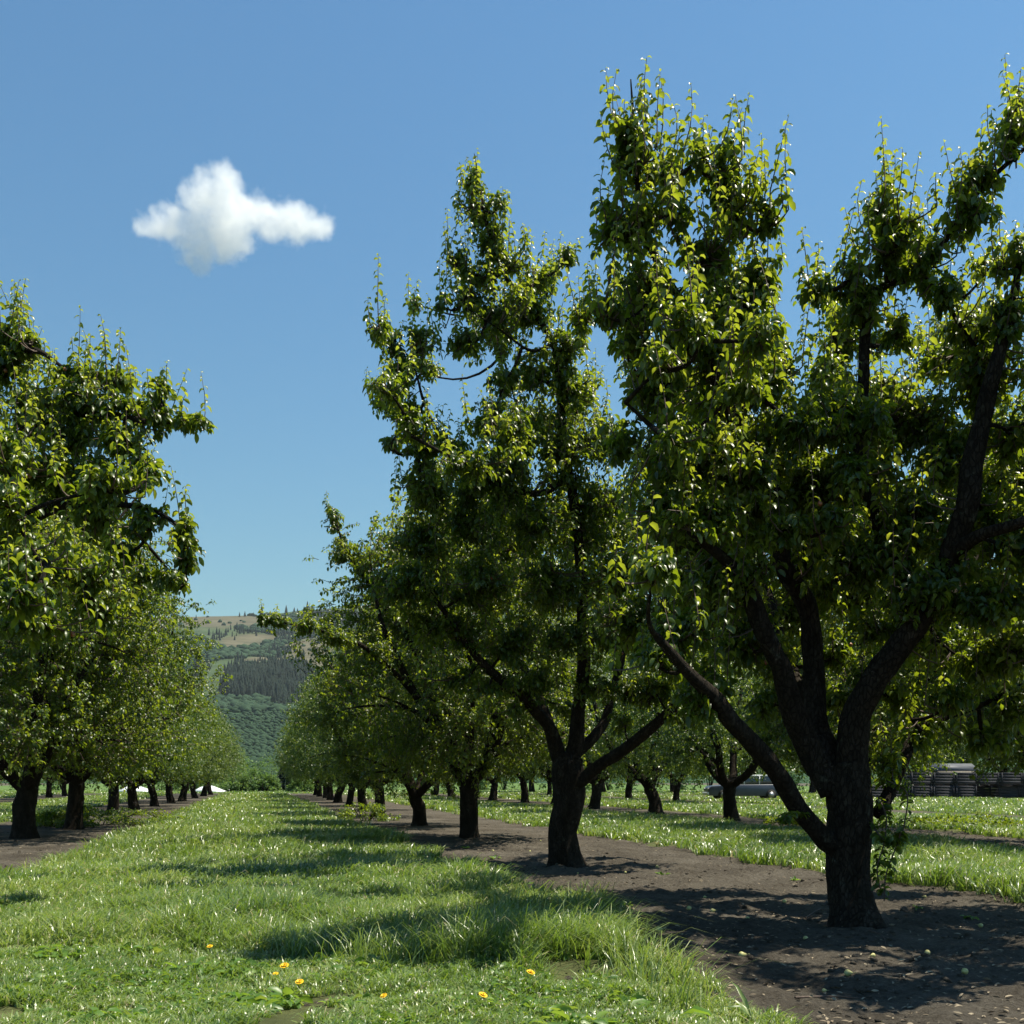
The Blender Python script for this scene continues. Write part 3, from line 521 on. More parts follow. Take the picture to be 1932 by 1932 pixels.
# ------------------------------------------------------------------ the rest of the orchard
def make_orchard_tree(seed, hi, n_br, size, mat, H=7.1, R=3.9):
    rng = np.random.default_rng(seed)
    root = empty('pear_tree', (0, 0, 0)); th = rng.uniform(.95, 1.3); r0 = rng.uniform(.17, .23)
    ln = rng.normal(0, .12, 2)
    tr = [(0, 0, -.05, r0 * 1.1), (ln[0] * .3, ln[1] * .3, th * .45, r0), (ln[0] * .8, ln[1] * .8, th * .8, r0 * .98), (ln[0], ln[1], th + .12, r0 * .85)]
    me, P3, Rr = limb_mesh('trunk', tr, seed, 18, .09, .07, flare=.25); link('trunk', me, M['bark'], root)
    nl = rng.integers(4, 6); a0 = rng.uniform(0, 6.28); sk = []
    for k in range(nl):
        az = a0 + k * 6.283 / nl + rng.normal(0, .25); ca, sa = math.cos(az), math.sin(az)
        hh = H * rng.uniform(.75, .95); sp = R * rng.uniform(.55, .8); pts = []
        for t in (0, .12, .3, .5, .75, 1.0):
            rr = sp * (t ** .75) + rng.normal(0, .08) * (t > 0); zz = th * .92 + (hh - th) * t ** 1.12
            pts.append((ln[0] + ca * rr - sa * rng.normal(0, .12) * t, ln[1] + sa * rr + ca * rng.normal(0, .12) * t, zz, r0 * (.62 * (1 - t) ** .8 + .05)))
        me, P3, Rr = limb_mesh('limb', pts, seed * 7 + k, 9, .08, .16); link('limb', me, M['bark'], root); sk.append(P3[2:])
        for j in range(3):                      # side limbs
            t0 = rng.uniform(.2, .7); b0 = P3[int(t0 * (len(P3) - 1))]; az2 = az + rng.normal(0, .9); l2 = R * rng.uniform(.35, .6)
            e = b0 + np.array([math.cos(az2) * l2, math.sin(az2) * l2, rng.uniform(-.3, .9)]); m_ = (b0 + e) / 2 + np.array([0, 0, .25])
            t = np.linspace(0, 1, 8)[:, None]; sk.append((1 - t) ** 2 * b0 + 2 * t * (1 - t) * m_ + t * t * e)
    side = np.array([s for s in sk if len(s) == 8])
    if hi:
        for q_ in side: link('branch', tubes('branch', q_[None], np.linspace(.045, .015, 8)[None], 6), M['bark'], root)
    else: link('twigs', tubes('twigs', side, np.tile(np.linspace(.045, .015, 8), (len(side), 1)), 6), M['bark'], root)
    sk = np.concatenate(sk)
    # clump centres fill a vase-shaped envelope
    cs = []
    zt = np.array([1.35, 1.9, 2.8, 3.8, 4.8, 5.7, 6.6]) / 6.6 * H; rt = np.array([.70, .92, 1.0, .96, .84, .62, .30]) * R
    lob = rng.uniform(.70, 1.14, 9)
    while len(cs) < 290:
        z = rng.uniform(1.55, H); az = rng.uniform(0, 6.283); rm = np.interp(z, zt, rt) * lob[int(az / 6.2832 * 9) % 9]
        rr = rm * rng.uniform(0, 1) ** .38; c = np.array([rr * math.cos(az), rr * math.sin(az), z])
        if all(np.linalg.norm(c - q_) > .34 for q_ in cs[-60:]): cs.append(c)
    cs = np.array(cs); per = n_br // len(cs)
    E = np.repeat(cs, per, 0) + rng.normal(0, 1, (len(cs) * per, 3)) * np.array([.32, .32, .27])
    NS = nearest(E, sk); v = NS - E; dl = np.linalg.norm(v, axis=1, keepdims=True); ST = E + v * np.minimum(1, .4 / np.maximum(dl, 1e-6))
    topc = cs[(cs[:, 2] > H * .5) | (np.hypot(cs[:, 0], cs[:, 1]) > R * .75)]; SH = topc[rng.integers(0, len(topc), 110)] + rng.normal(0, .15, (110, 3))
    me, TW, TR = foliage(rng, E, ST, 13, size, hi, .42, SH, .5, .56)
    link('crown', me, mat, root)
    if hi: link('twigs', tubes('twigs', TW, TR, 3), M['twig'], root)
    return root

def copy_tree(o, parent=None):
    c = o.copy(); COL.objects.link(c); c.parent = parent
    for ch in KIDS.get(o.name, []): copy_tree(ch, c)
    return c
PROTO = {}
for k, (sd, hi) in enumerate([(101, True), (102, True), (201, False), (202, False), (203, False), (204, False)]):
    PROTO[k] = make_orchard_tree(sd, hi, 6200 if hi else 4300, .088 if hi else .105, M['leaf'] if hi else M['leaf_far'], 7.1, 3.35 if hi else 3.55)
KIDS = {}
for o in bpy.data.objects:
    if o.parent: KIDS.setdefault(o.parent.name, []).append(o)
used = set()
def place(k, X, Y, rz, s, label, group, cat='tree', sz=None):
    o = PROTO[k] if k not in used else copy_tree(PROTO[k]); used.add(k)
    o.location = (X, Y, 0); o.rotation_euler = (0, 0, rz); o.scale = (s, s, sz or s); tag(o, label, cat, group)
    return o
ORD = ['first', 'second', 'third', 'fourth', 'fifth', 'sixth', 'seventh', 'eighth', 'ninth', 'tenth', 'eleventh', 'twelfth', 'thirteenth', 'fourteenth', 'fifteenth']
rg = random.Random(5)
def PX(px, Y): return (px - HX) / F * Y
# right row beyond the two near trees
for i, (px, Y) in enumerate([(883, 22.2), (792, 29.3), (718, 36.5), (686, 44), (658, 51), (637, 59), (624, 67), (613, 74), (604, 81), (596, 88)]):
    lab = {0: 'pear tree with low side limb from its trunk, third in the right-hand row', 1: 'pear tree with leaning trunk, fourth in the right-hand row'}.get(i, '%s pear tree back in the row right of the grass alley' % ORD[i + 2])
    t = place([0, 1, 2, 3, 4, 5][i] if i < 6 else rg.choice([2, 3, 4, 5]), PX(px, Y), Y, rg.uniform(0, 6.28), (.97 if i == 0 else .86 if i < 5 else .92), lab, 'pear trees of the orchard rows')
    if i == 1: t.rotation_euler = (0, math.radians(9), t.rotation_euler[2])
    if i == 0: THIRD = t
def reach(root, pts, blobs, seed):
    rng_ = np.random.default_rng(seed); bpy.context.view_layer.update(); iv = np.array(root.matrix_world.inverted())
    tl = lambda a: (np.asarray(a) @ iv[:3, :3].T) + iv[:3, 3]
    w = np.array([[*P(x, y, Y)] for x, y, Y, r_ in pts]); me, P3, R = limb_mesh('reaching_limb', np.column_stack([tl(w), [p[3] for p in pts]]), seed, 10); link('reaching_limb', me, M['bark'], root)
    E = []
    for b in blobs:
        c = tl(P(b[0], b[1], b[4])); n = b[5]; E.append(c + rng_.normal(0, .42, (n, 3)) * np.array([b[2], (b[2] + b[3]) / 2, b[3]]) / F * b[4])
    E = np.concatenate(E); NS = nearest(E, P3); v = NS - E; ST = E + v * np.minimum(1, .4 / np.maximum(np.linalg.norm(v, axis=1, keepdims=True), 1e-6))
    me, TW, TR = foliage(rng_, E, ST, 14, .085, True, .45, E[::9], .3, .5, P3)
    link('limb_leaves', me, M['leaf'], root); link('twigs', tubes('twigs', TW, TR, 3), M['twig'], root)
reach(THIRD, [(883, 1440, 22.2, .08), (800, 1330, 21.0, .07), (700, 1230, 20, .05), (620, 1195, 19.3, .03), (560, 1180, 19, .018), (500, 1170, 18.8, .007)], [(640, 1205, 40, 26, 19.4, 55), (580, 1185, 30, 22, 19.1, 40), (525, 1172, 26, 18, 18.9, 30), (495, 1172, 20, 12, 18.8, 12), (720, 1230, 50, 30, 20, 40)], 5)
reach(THIRD, [(870, 1400, 22.2, .09), (780, 1220, 21.6, .07), (700, 1110, 21.2, .05), (650, 1030, 21, .03), (628, 960, 21, .01)], [(700, 1090, 55, 45, 21.2, 90), (650, 1040, 40, 40, 21, 60), (630, 985, 20, 34, 21, 35), (760, 1180, 60, 40, 21.5, 60)], 6)
# left row
for i, (px, Y) in enumerate([(45, 22.8), (141, 27.0), (215, 39.5), (251, 45), (293, 51), (322, 58), (345, 63.5), (367, 74), (385, 83), (397, 91)]):
    lab = 'thick trunked pear tree at left edge beside the bramble thicket' if i == 0 else '%s pear tree back in the row left of the grass alley' % ORD[i]
    t = place([1, 0, 3, 5, 4, 2][i] if i < 6 else rg.choice([2, 3, 4, 5]), PX(px, Y), Y, rg.uniform(0, 6.28), 1.1 if i == 0 else (1.0 if i < 3 else .90), lab, 'pear trees of the orchard rows')
# second row on the right, third row on the right, second row on the left
for i, Y in enumerate([19.3, 26.2, 32.6, 39, 46, 52.5, 59, 66, 73, 80, 88]):
    place(rg.choice([0, 1]) if i < 2 else rg.choice([2, 3, 4, 5]), 14.9 + SK * Y + rg.uniform(-.3, .3), Y, rg.uniform(0, 6.28), rg.uniform(1.0, 1.12),
          '%s pear tree back in the second row to the right, behind the nearest right trees' % ORD[i], 'pear trees of the orchard rows')
for i, Y in enumerate([56, 63, 70, 77, 84, 91]):
    place(rg.choice([2, 3, 4, 5]), 25 + SK * Y + rg.uniform(-.4, .4), Y, rg.uniform(0, 6.28), rg.uniform(.9, 1.02), '%s pear tree back in the third row to the right' % ORD[i], 'pear trees of the orchard rows')
for i, Y in enumerate([48, 55, 62, 69, 76, 83, 90]):
    place(rg.choice([2, 3, 4, 5]), -15 + SK * Y + rg.uniform(-.4, .4), Y, rg.uniform(0, 6.28), rg.uniform(.92, 1.04), '%s pear tree back in the second row to the left' % ORD[i], 'pear trees of the orchard rows')
# taller trees behind the bins and the field
for i, (X, Y) in enumerate([(28, 99), (33, 86), (39, 84), (45, 83), (23, 103), (16, 106), (9, 104), (2, 108), (-4, 112)]):
    place(rg.choice([2, 3, 4, 5]), X, Y, rg.uniform(0, 6.28), rg.uniform(1.25, 1.5), 'tall leafy tree %s' % ['behind the third row, right of the parked car', 'behind the parked car', 'left of the shed behind the bins', 'behind the fruit bins', 'between the third row and the car',
          'far behind the second right row', 'far behind the middle of the right rows', 'far behind the right row, near its end', 'just beyond the end of the right row'][i], 'boundary trees behind the orchard')

# ------------------------------------------------------------------ grass
def grass_zone(rng, n, y0, y1, wpow):
    """random blade feet, denser towards the camera"""
    u = rng.uniform(0, 1, n); p = 1 - wpow
    Y = (y0 ** p + (y1 ** p - y0 ** p) * u) ** (1 / p)
    X = rng.uniform(-.53, .53, n) * Y + rng.uniform(-.5, .5, n)
    return X, Y
def grass_mask(X, Y):
    c = rowc(X, Y); e = (vn(X, Y, .9, 41) - .5) * .7 + (vn(X, Y, .2, 42) - .5) * .35
    m_ = np.zeros(len(X), bool)
    for k, (c0, c1) in enumerate(C_ALLEYS):
        lo = c0 - e; hi = c1 + e
        if k == 2: hi = hi - np.clip((8.5 - Y) * .12, 0, .5)
        inside = (c > lo) & (c < hi)
        if k != 2: inside &= Y > (10.2 if k == 3 else 15)
        m_ |= inside
    m_ &= ~((Y < 8.0) & (vn(X, Y, .55, 43) * .7 + vn(X, Y, .16, 44) * .3 < .31))
    m_ |= (Y > 97)
    return m_
rng = np.random.default_rng(77)
GX, GY = [], []
for n, y0, y1, pw in [(150000, 4.6, 10, 1.2), (170000, 9, 22, 1.6), (150000, 20, 50, 1.9), (110000, 45, 125, 2.0)]:
    x, y = grass_zone(rng, n, y0, y1, pw); GX.append(x); GY.append(y)
# sparse weeds on the soil near the strip edges
GX = np.concatenate(GX); GY = np.concatenate(GY); k = grass_mask(GX, GY); GX, GY = GX[k], GY[k]
def blades(X, Y, rng, hscale=None, tall=None):
    N = len(X); front = 7.75 + .8 * (vn(X, X * 0, 1.1, 50) - .5) - np.clip((X + 2.8) * .42, 0, 1.25)
    tallm = np.clip((Y - front) / .35, 0, 1) if tall is None else np.ones(N)
    patch = vn(X, Y, .45, 61); patch2 = vn(X, Y, 2.3, 62)
    h = (.045 + .05 * patch) * (1 - tallm) + (.10 + .14 * patch * patch2 + .07 * patch2) * tallm
    h = h * rng.uniform(.55, 1.3, N)
    if hscale is not None: h = h * hscale
    wk = 1.0 if tall is None else .72
    w = wk * (.0026 + .0038 * rng.uniform(0, 1, N) ** 1.5) * np.clip(Y / 7.5, .9, 9)
    az = rng.uniform(0, 6.283, N); lean = rng.uniform(.15, 1.5, N) ** 1.2 * h + .01
    wind = np.array([.35, -.1]) * h[:, None] * .5
    dx = np.stack([np.cos(az), np.sin(az)], 1); ld = dx * lean[:, None] + wind; a2 = az + np.pi / 2 + rng.normal(0, .5, N); sd = np.stack([np.cos(a2), np.sin(a2), 0 * a2], 1)
    z0 = gz(X, Y) + .006; B = np.stack([X, Y, z0], 1)
    def lev(t, zf, wf):
        c = B.copy(); c[:, :2] += ld * (t ** 1.8); c[:, 2] += h * zf
        return c - sd * (w * wf)[:, None], c + sd * (w * wf)[:, None]
    near = Y < 14
    a0, a1 = lev(0, 0, 1.); b0, b1 = lev(.5, .58, .9); c0, c1 = lev(.8, .88, .55); tip = B.copy(); tip[:, :2] += ld; tip[:, 2] += h * (1.0 - .25 * np.clip(lean / h, 0, 1))
    ti = np.clip(.34 + .45 * (vn(X, Y, 1.3, 70) - .5) + .25 * (vn(X, Y, .35, 71) - .5) + rng.normal(.08, .2, N), 0, .88); ti[rng.uniform(0, 1, N) < (.035 if tall is None else .005)] = 1.0
    parts = []
    V7 = np.stack([a0, a1, b0, b1, c0, c1, tip], 1)[near]; V5 = np.stack([a0, a1, b0, b1, tip], 1)[~near]
    n7, n5 = len(V7), len(V5)
    l7 = (np.arange(n7)[:, None] * 7 + np.array([0, 1, 3, 2, 2, 3, 5, 4, 4, 5, 6])).ravel()
    l5 = (n7 * 7 + np.arange(n5)[:, None] * 5 + np.array([0, 1, 3, 2, 2, 3, 4])).ravel()
    V = np.concatenate([V7.reshape(-1, 3), V5.reshape(-1, 3)])
    tt = np.concatenate([np.repeat(ti[near], 3), np.repeat(ti[~near], 2)])
    return V, np.concatenate([l7, l5]), np.concatenate([np.tile([4, 4, 3], n7), np.tile([4, 3], n5)]), tt
V, Lp, Sz, Tt = blades(GX, GY, rng)
# bunches of taller grass along the front and the right edge of the alley
TX, TY, TH = [], [], []
spots = [(x, y) for x, y in [(300, 1765), (360, 1770), (420, 1775), (450, 1790), (500, 1790), (560, 1800), (620, 1800), (680, 1815), (740, 1820), (790, 1825), (840, 1830), (880, 1835), (930, 1835), (980, 1825), (1030, 1815), (1080, 1795), (1120, 1785), (1010, 1770), (950, 1760), (890, 1755),
                              (1060, 1745), (1100, 1725), (1130, 1760), (820, 1740), (760, 1745), (700, 1750), (600, 1750), (480, 1745), (1000, 1720), (930, 1700), (870, 1670), (1160, 1800), (1180, 1840), (1210, 1870), (1280, 1905), (250, 1730), (180, 1720), (100, 1700), (640, 1640), (580, 1620), (700, 1640), (760, 1630)]]
for (px, py) in spots:
    g = G(px, py); n = rng.integers(60, 130); r_ = rng.uniform(.06, .16)
    TX.append(g[0] + rng.normal(0, r_, n)); TY.append(g[1] + rng.normal(0, r_, n)); TH.append(np.full(n, rng.uniform(1.0, 1.6)))
TX = np.concatenate(TX); TY = np.concatenate(TY); TH = np.concatenate(TH)
V2, L2, S2, T2 = blades(TX, TY, rng, TH, True)
gme = mesh_np('grass', np.concatenate([V, V2]), np.concatenate([Lp, L2 + len(V)]), np.concatenate([Sz, S2]), True, {'tint': np.concatenate([Tt, T2])})
tag(link('grass', gme, M['grass']), 'green grass growing in the alleys between the pear rows', 'grass', kind='stuff')
print('GRASS faces', len(Sz))

# low clover and dandelion leaves in the mown front turf, one ground-cover mesh
n = 26000; X, Y = grass_zone(rng, n, 4.8, 10, 1.2); kk = grass_mask(X, Y) & (vn(X, Y, .45, 90) + rng.normal(0, .08, n) > .5); X, Y = X[kk], Y[kk]; n = len(X)
az = rng.uniform(0, 6.28, n); d = np.stack([np.cos(az), np.sin(az), rng.uniform(.2, 1.0, n)], 1)
cm = leaf_mesh('clover', np.stack([X, Y, gz(X, Y) + .02 + rng.uniform(0, .03, n)], 1), d, rng.uniform(.03, .065, n) + .05 * (vn(X, Y, .3, 91) > .62), np.clip(rng.normal(.5, .25, n), 0, 1), rng.uniform(.5, 1.8, n), rng.normal(0, .5, n), True, .5)
tag(link('ground_cover', cm, M['weed']), 'low clover and dandelion leaves in the mown turf up front', 'ground cover', kind='stuff')

# dry bits, clippings and small clods on the soil
n = 5200; X, Y = grass_zone(rng, n, 5, 26, 1.4); kk = ~grass_mask(X, Y); X, Y = X[kk], Y[kk]; n = len(X)
az = rng.uniform(0, 6.28, n); d = np.stack([np.cos(az), np.sin(az), rng.uniform(-.05, .3, n)], 1)
M['straw'] = mat_simple('dry_litter', [(.3, (.16, .12, .08)), (.7, (.32, .27, .19))], .9, 3)
cm = leaf_mesh('litter', np.stack([X, Y, gz(X, Y) + .008], 1), d, rng.uniform(.015, .06, n), rng.uniform(0, 1, n), rng.uniform(0, .6, n), rng.normal(0, .4, n), True, .3)
tag(link('litter', cm, M['straw']), 'dry leaves and clippings scattered on the bare soil', 'litter', kind='stuff')

# ------------------------------------------------------------------ small things on the ground
def on_ground(px, py):
    g = G(px, py); g[2] = float(gz(np.array([g[0]]), np.array([g[1]]))[0]); return g
def dandelion(px, py, label, s=1.0, hz=.10):
    g = G(px, py); Y = g[1]; X = g[0]; base = np.array([X, Y, float(gz(np.array([X]), np.array([Y]))[0])])
    root = empty('dandelion', base); tag(root, label, 'dandelion', 'yellow dandelions in the grass')
    mb = MB(); mb.cyl((0, 0, 0), (.004, -.006, hz), .0022, 6); mb.build('stem', M['stem'], root, True)
    mb = MB(); c = np.array([.004, -.006, hz]); rr = random.Random(px)
    for ring, (n_, L_, up) in enumerate([(26, .021, .18), (22, .016, .6), (14, .010, 1.2)]):
        for i in range(n_):
            a = 2 * math.pi * i / n_ + rr.uniform(-.08, .08); u = np.array([math.cos(a), math.sin(a), 0]); w = np.array([-math.sin(a), math.cos(a), 0]) * .0026 * s
            e = u * L_ * s * math.cos(up) + np.array([0, 0, L_ * s * math.sin(up)]); m_ = e * .6 + np.array([0, 0, .002])
            mb.add([c, c + m_ - w, c + e - w * .7, c + e + w * .7, c + m_ + w], [(0, 1, 2, 3, 4)])
    mb.add([c + np.array([math.cos(t) * .008, math.sin(t) * .008, .006]) for t in np.linspace(0, 6.283, 9)[:-1]], [tuple(range(8))])
    h = mb.build('flower_head', M['yellow'], root); h.rotation_euler = (rr.uniform(.2, .7), rr.uniform(-.4, .4), 0); h.location = (0, 0, 0)
for px, py, lab, s in [(400, 1800, 'yellow dandelion leftmost of the group before the shaded tall grass', 1.0), (540, 1830, 'large upright yellow dandelion in the middle of the front turf', 1.35), (521, 1850, 'small half closed dandelion left of the largest one', .8),
                       (568, 1868, 'yellow dandelion just below the largest one', 1.15), (990, 1874, 'yellow dandelion at the shadow edge near the leafy weeds', 1.2), (735, 1912, 'small dandelion low in the mown turf left of the weeds', .9),
                       (897, 1926, 'yellow dandelion closest to the bottom edge of the photo', 1.1), (1128, 1795, 'small dandelion in the tall shaded grass', .8), (1222, 1838, 'orange tinted dandelion at edge of the shaded soil', 1.2), (335, 1700, 'tiny yellow dandelion in the sunlit grass at left', .9)]:
    dandelion(px, py, lab, s * 1.05)

fm = fruit_mesh(.024); fm.materials.append(M['fallen'])
FP = [(1182, 1715), (1300, 1725), (1243, 1760), (1090, 1650), (1345, 1728), (1410, 1740), (1268, 1822), (1647, 1810), (1820, 1840), (1520, 1775), (1600, 1835), (1480, 1700), (1745, 1695), (1850, 1740), (1120, 1690), (960, 1600), (1000, 1612), (930, 1610), (1020, 1590), (1330, 1690), (1555, 1860), (1750, 1800), (1400, 1800), (1180, 1655), (1240, 1640)]
for k, (px, py) in enumerate(FP):
    g = on_ground(px, py); f = bpy.data.objects.new('fallen_pear', fm); COL.objects.link(f); f.location = (g[0], g[1], g[2] + .016)
    f.rotation_euler = (1.45, rg.uniform(-.3, .3), rg.uniform(0, 6.28)); s = rg.uniform(.55, 1.15); f.scale = (s, s, s)
    side = 'left of' if px < 1570 else 'right of'
    row = 'in front of' if py > 1752 else 'behind the foot of'
    tag(f, 'small pale fallen pear on bare soil under the right row', 'fallen fruit', 'small fallen pears on the soil')

def weed(px, py, label, n=12, L_=.16, wid=.5, up=.8, mat='weed', rad=.05, tint=.5):
    g = on_ground(px, py); root = empty('weed_plant', g); tag(root, label, 'weed'); r2 = np.random.default_rng(px)
    az = r2.uniform(0, 6.28, n); d = np.stack([np.cos(az), np.sin(az), up * r2.uniform(.5, 1.5, n)], 1); o_ = d * np.array([1, 1, 0]) * r2.uniform(0, rad, (n, 1))
    link('leaves', leaf_mesh('leaves', o_, d, L_ * r2.uniform(.6, 1.15, n), np.clip(r2.normal(tint, .2, n), 0, 1), r2.uniform(.5, 1.8, n), r2.normal(0, .3, n), True, wid), M[mat], root)
    mb = MB()
    for i in range(4): mb.cyl((0, 0, -.01), (d[i][0] * .03, d[i][1] * .03, L_ * .4), .003, 5)
    mb.build('stems', M['stem'], root)
weed(1250, 1925, 'broad leaved dock weed at bottom edge beside the bare soil', 16, .20, .55, .9, rad=.10)
weed(1185, 1932, 'yellow green dock weed at the bottom edge left of the broader one', 12, .16, .6, .7, rad=.08, tint=.8)
weed(1150, 1870, 'leafy weed at the corner of turf and shaded soil', 20, .13, .45, .7, rad=.12)
weed(1060, 1880, 'silvery green rosette weed in the sunny front turf', 22, .12, .35, .6, rad=.12, tint=.8)
weed(1200, 1830, 'dense weed under the orange tinted dandelion', 22, .12, .35, .9, rad=.1)
weed(1182, 1712, 'tiny seedling standing alone on the bare soil', 9, .07, .5, 1.6, rad=.03)
weed(1425, 1932, 'single upright grassy weed at the bottom of the soil', 7, .26, .08, 3.2, 'grass', .02)
weed(550, 1840, 'low dandelion rosette around the largest yellow flower', 16, .11, .3, .3, rad=.08)
weed(935, 1620, 'small weed at the foot of the third tree', 12, .10, .4, 1.2, rad=.06)
for k_, (px_, py_, lb_) in enumerate([(1130, 1700, 'small weed sprout on soil just off the shaded tall grass'), (1290, 1870, 'grassy weed at the edge of the front soil'), (1400, 1905, 'low weed on the bright soil near the bottom'), (1500, 1660, 'small weed at the far soil edge left of the thick trunk'),
                                       (1730, 1710, 'weed at the far soil edge right of the thick trunk'), (1830, 1725, 'low weed near the right edge of the soil'), (1250, 1650, 'small weed between the two nearest trunks'), (1000, 1660, 'small weed left of the second trunk')]):
    weed(px_, py_, lb_, 10, .075, .4, 1.0, rad=.05, tint=.5)
weed(880, 1600, 'pale weed beside the trunk of the third tree', 12, .10, .4, 1.2, rad=.06)

# bramble thicket between the first two left trunks
def shrub_mesh(name, seed, n, rx, ry, rz_, size, hi, clumps=26, wid=.6, zc=.5):
    r2 = np.random.default_rng(seed); cc = norm(r2.normal(0, 1, (clumps, 3))) * r2.uniform(.35, 1, (clumps, 1)) ** .5
    cc[:, 2] = np.abs(cc[:, 2]) * .95
    p = cc[r2.integers(0, clumps, n)] + norm(r2.normal(0, 1, (n, 3))) * .26 * r2.uniform(.4, 1, (n, 1))
    p = p * np.array([rx, ry, rz_]); p[:, 2] = np.maximum(p[:, 2], .03)
    d = norm(p * np.array([1, 1, 1.0]) / np.array([rx, ry, rz_])) + r2.normal(0, .5, (n, 3)) + np.array([0, 0, .3])
    return leaf_mesh(name, p, d, size * r2.uniform(.6, 1.3, n), np.clip(r2.normal(.45, .2, n), 0, 1), r2.uniform(.3, 1.8, n), r2.normal(0, .5, n), hi, wid)
def shrub(name, X, Y, seed, n, rx, ry, rz_, size, label, cat, group=None, mat='bush', hi=False, trunk=True):
    root = empty(name, (X, Y, 0)); tag(root, label, cat, group)
    link('foliage', shrub_mesh('foliage', seed, n, rx, ry, rz_, size, hi), M[mat], root)
    r2 = random.Random(seed); mb = MB()
    for i in range(7):
        a = r2.uniform(0, 6.28); mb.cyl((0.1 * math.cos(a), .1 * math.sin(a), -.05), (rx * .5 * math.cos(a), ry * .5 * math.sin(a), rz_ * .75), .03 * rz_ ** .5, 6, .008)
    mb.build('stems', M['bark'], root)
    return root
g = G(190, 1556); shrub('bramble_thicket', g[0], g[1], 3, 5200, 2.3, .9, .50, .075, 'low leafy bramble thicket between the two nearest left trunks', 'bramble', mat='leaf', hi=True)
g = G(110, 1560); shrub('bramble_thicket', g[0], g[1], 4, 1800, 1.0, .6, .42, .075, 'smaller bramble clump right beside the thick left trunk', 'bramble', mat='leaf', hi=True)
for i, (px, py, rx, h) in enumerate([(1760, 1562, 1.5, .30), (1850, 1566, 1.5, .34), (1920, 1570, 1.4, .3), (1480, 1556, .7, .26)]):
    g = G(px, py); shrub('weed_clump', g[0], g[1], 30 + i, 1300, rx, .5, h, .07, 'dark weeds in the soil strip, ' + ['nearest the thick right trunk', 'midway to the right edge', 'at the right edge', 'beyond the low left limb of the nearest tree'][i], 'weeds', mat='leaf', hi=True)
g = G(690, 1548); shrub('weed_clump', g[0], g[1], 40, 1500, .9, .7, .6, .09, 'dark leafy suckers at the foot of the far right row', 'weeds', mat='leaf', hi=False)

# fallen sticks near the thick trunk
def stick(pts, label):
    c = np.array([on_ground(*p) + np.array([0, 0, .015]) for p in pts]); cc = catmull(c, 10)
    base = cc[0].copy(); o = link('fallen_twig', tubes('fallen_twig', (cc - base)[None], np.linspace(.007, .003, 10)[None], 6), M['twig']); o.location = base; tag(o, label, 'twig')
stick([(1520, 1722), (1545, 1712), (1568, 1714)], 'curved dry twig on soil left of the thickest trunk')
stick([(1640, 1765), (1665, 1778), (1672, 1792)], 'short dry twig at the foot of the thickest trunk')
stick([(1500, 1880), (1560, 1872), (1620, 1884)], 'long thin twig on the soil near the bottom right')

# ------------------------------------------------------------------ fruit bins, shed, parked car, white tunnel
def make_bin():
    root = empty('fruit_bin', (0, 0, 0)); w, d, h = 1.40, 1.30, .86
    for sy in (-1, 1):
        mb = MB()
        for k in range(4): mb.box((0, sy * (d / 2 - .012), .13 + .09 + k * .187), (w - .04, .022, .183))
        mb.build('side_boards', M['binwood'], root)
    for sx in (-1, 1):
        mb = MB()
        for k in range(4): mb.box((sx * (w / 2 - .012), 0, .13 + .09 + k * .187), (.022, d - .05, .172))
        mb.build('side_boards', M['binwood'], root)
    for sx in (-1, 1):
        for sy in (-1, 1):
            mb = MB(); mb.box((sx * (w / 2 - .055), sy * (d / 2 + .014), .11 + .38), (.09, .024, .76)); mb.build('corner_post', M['binwood'], root)
    mb = MB(); mb.box((0, 0, .115), (w, d, .026)); mb.build('bin_floor', M['binwood'], root)
    for sx in (-1, 0, 1):
        mb = MB(); mb.box((sx * (w / 2 - .06), 0, .05), (.09, d, .10)); mb.build('skid', M['binwood'], root)
    return root
bin0 = make_bin()
for o in list(bpy.data.objects):
    if o.parent == bin0: KIDS.setdefault(bin0.name, []).append(o)
YBn = 70.0; first = True
lows = [1654, 1697, 1740, 1765 + 20, 1829, 1872]
i = 0
for k in range(7):
    px = 1612 + 42.3 * k; dy = 1.3 if k == 6 else 0
    o = bin0 if i == 0 else copy_tree(bin0); i += 1
    o.location = (PX(px, YBn), YBn + .65 + dy + rg.uniform(-.05, .05), 0); o.rotation_euler = (0, 0, rg.uniform(-.02, .02)); tag(o, '%s weathered grey fruit bin from the left in the lower tier' % ORD[k], 'fruit bin', 'grey wooden fruit bins stacked two high')
for k in range(6):
    px = 1739 + 42.3 * k
    o = copy_tree(bin0); o.location = (PX(px, YBn), YBn + .65 + rg.uniform(-.06, .06), .873 if k < 4 else .873); o.rotation_euler = (0, 0, rg.uniform(-.03, .03))
    tag(o, '%s weathered grey fruit bin from the left in the upper tier' % ORD[k], 'fruit bin', 'grey wooden fruit bins stacked two high')
for k in range(2):
    o = copy_tree(bin0); o.location = (PX(1739 + 42.3 * (4 + k), YBn), YBn + .95, 0); tag(o, ['lower bin in deep shade under the fifth upper bin', 'rightmost lower bin, in deep shade under the sixth upper bin'][k], 'fruit bin', 'grey wooden fruit bins stacked two high')

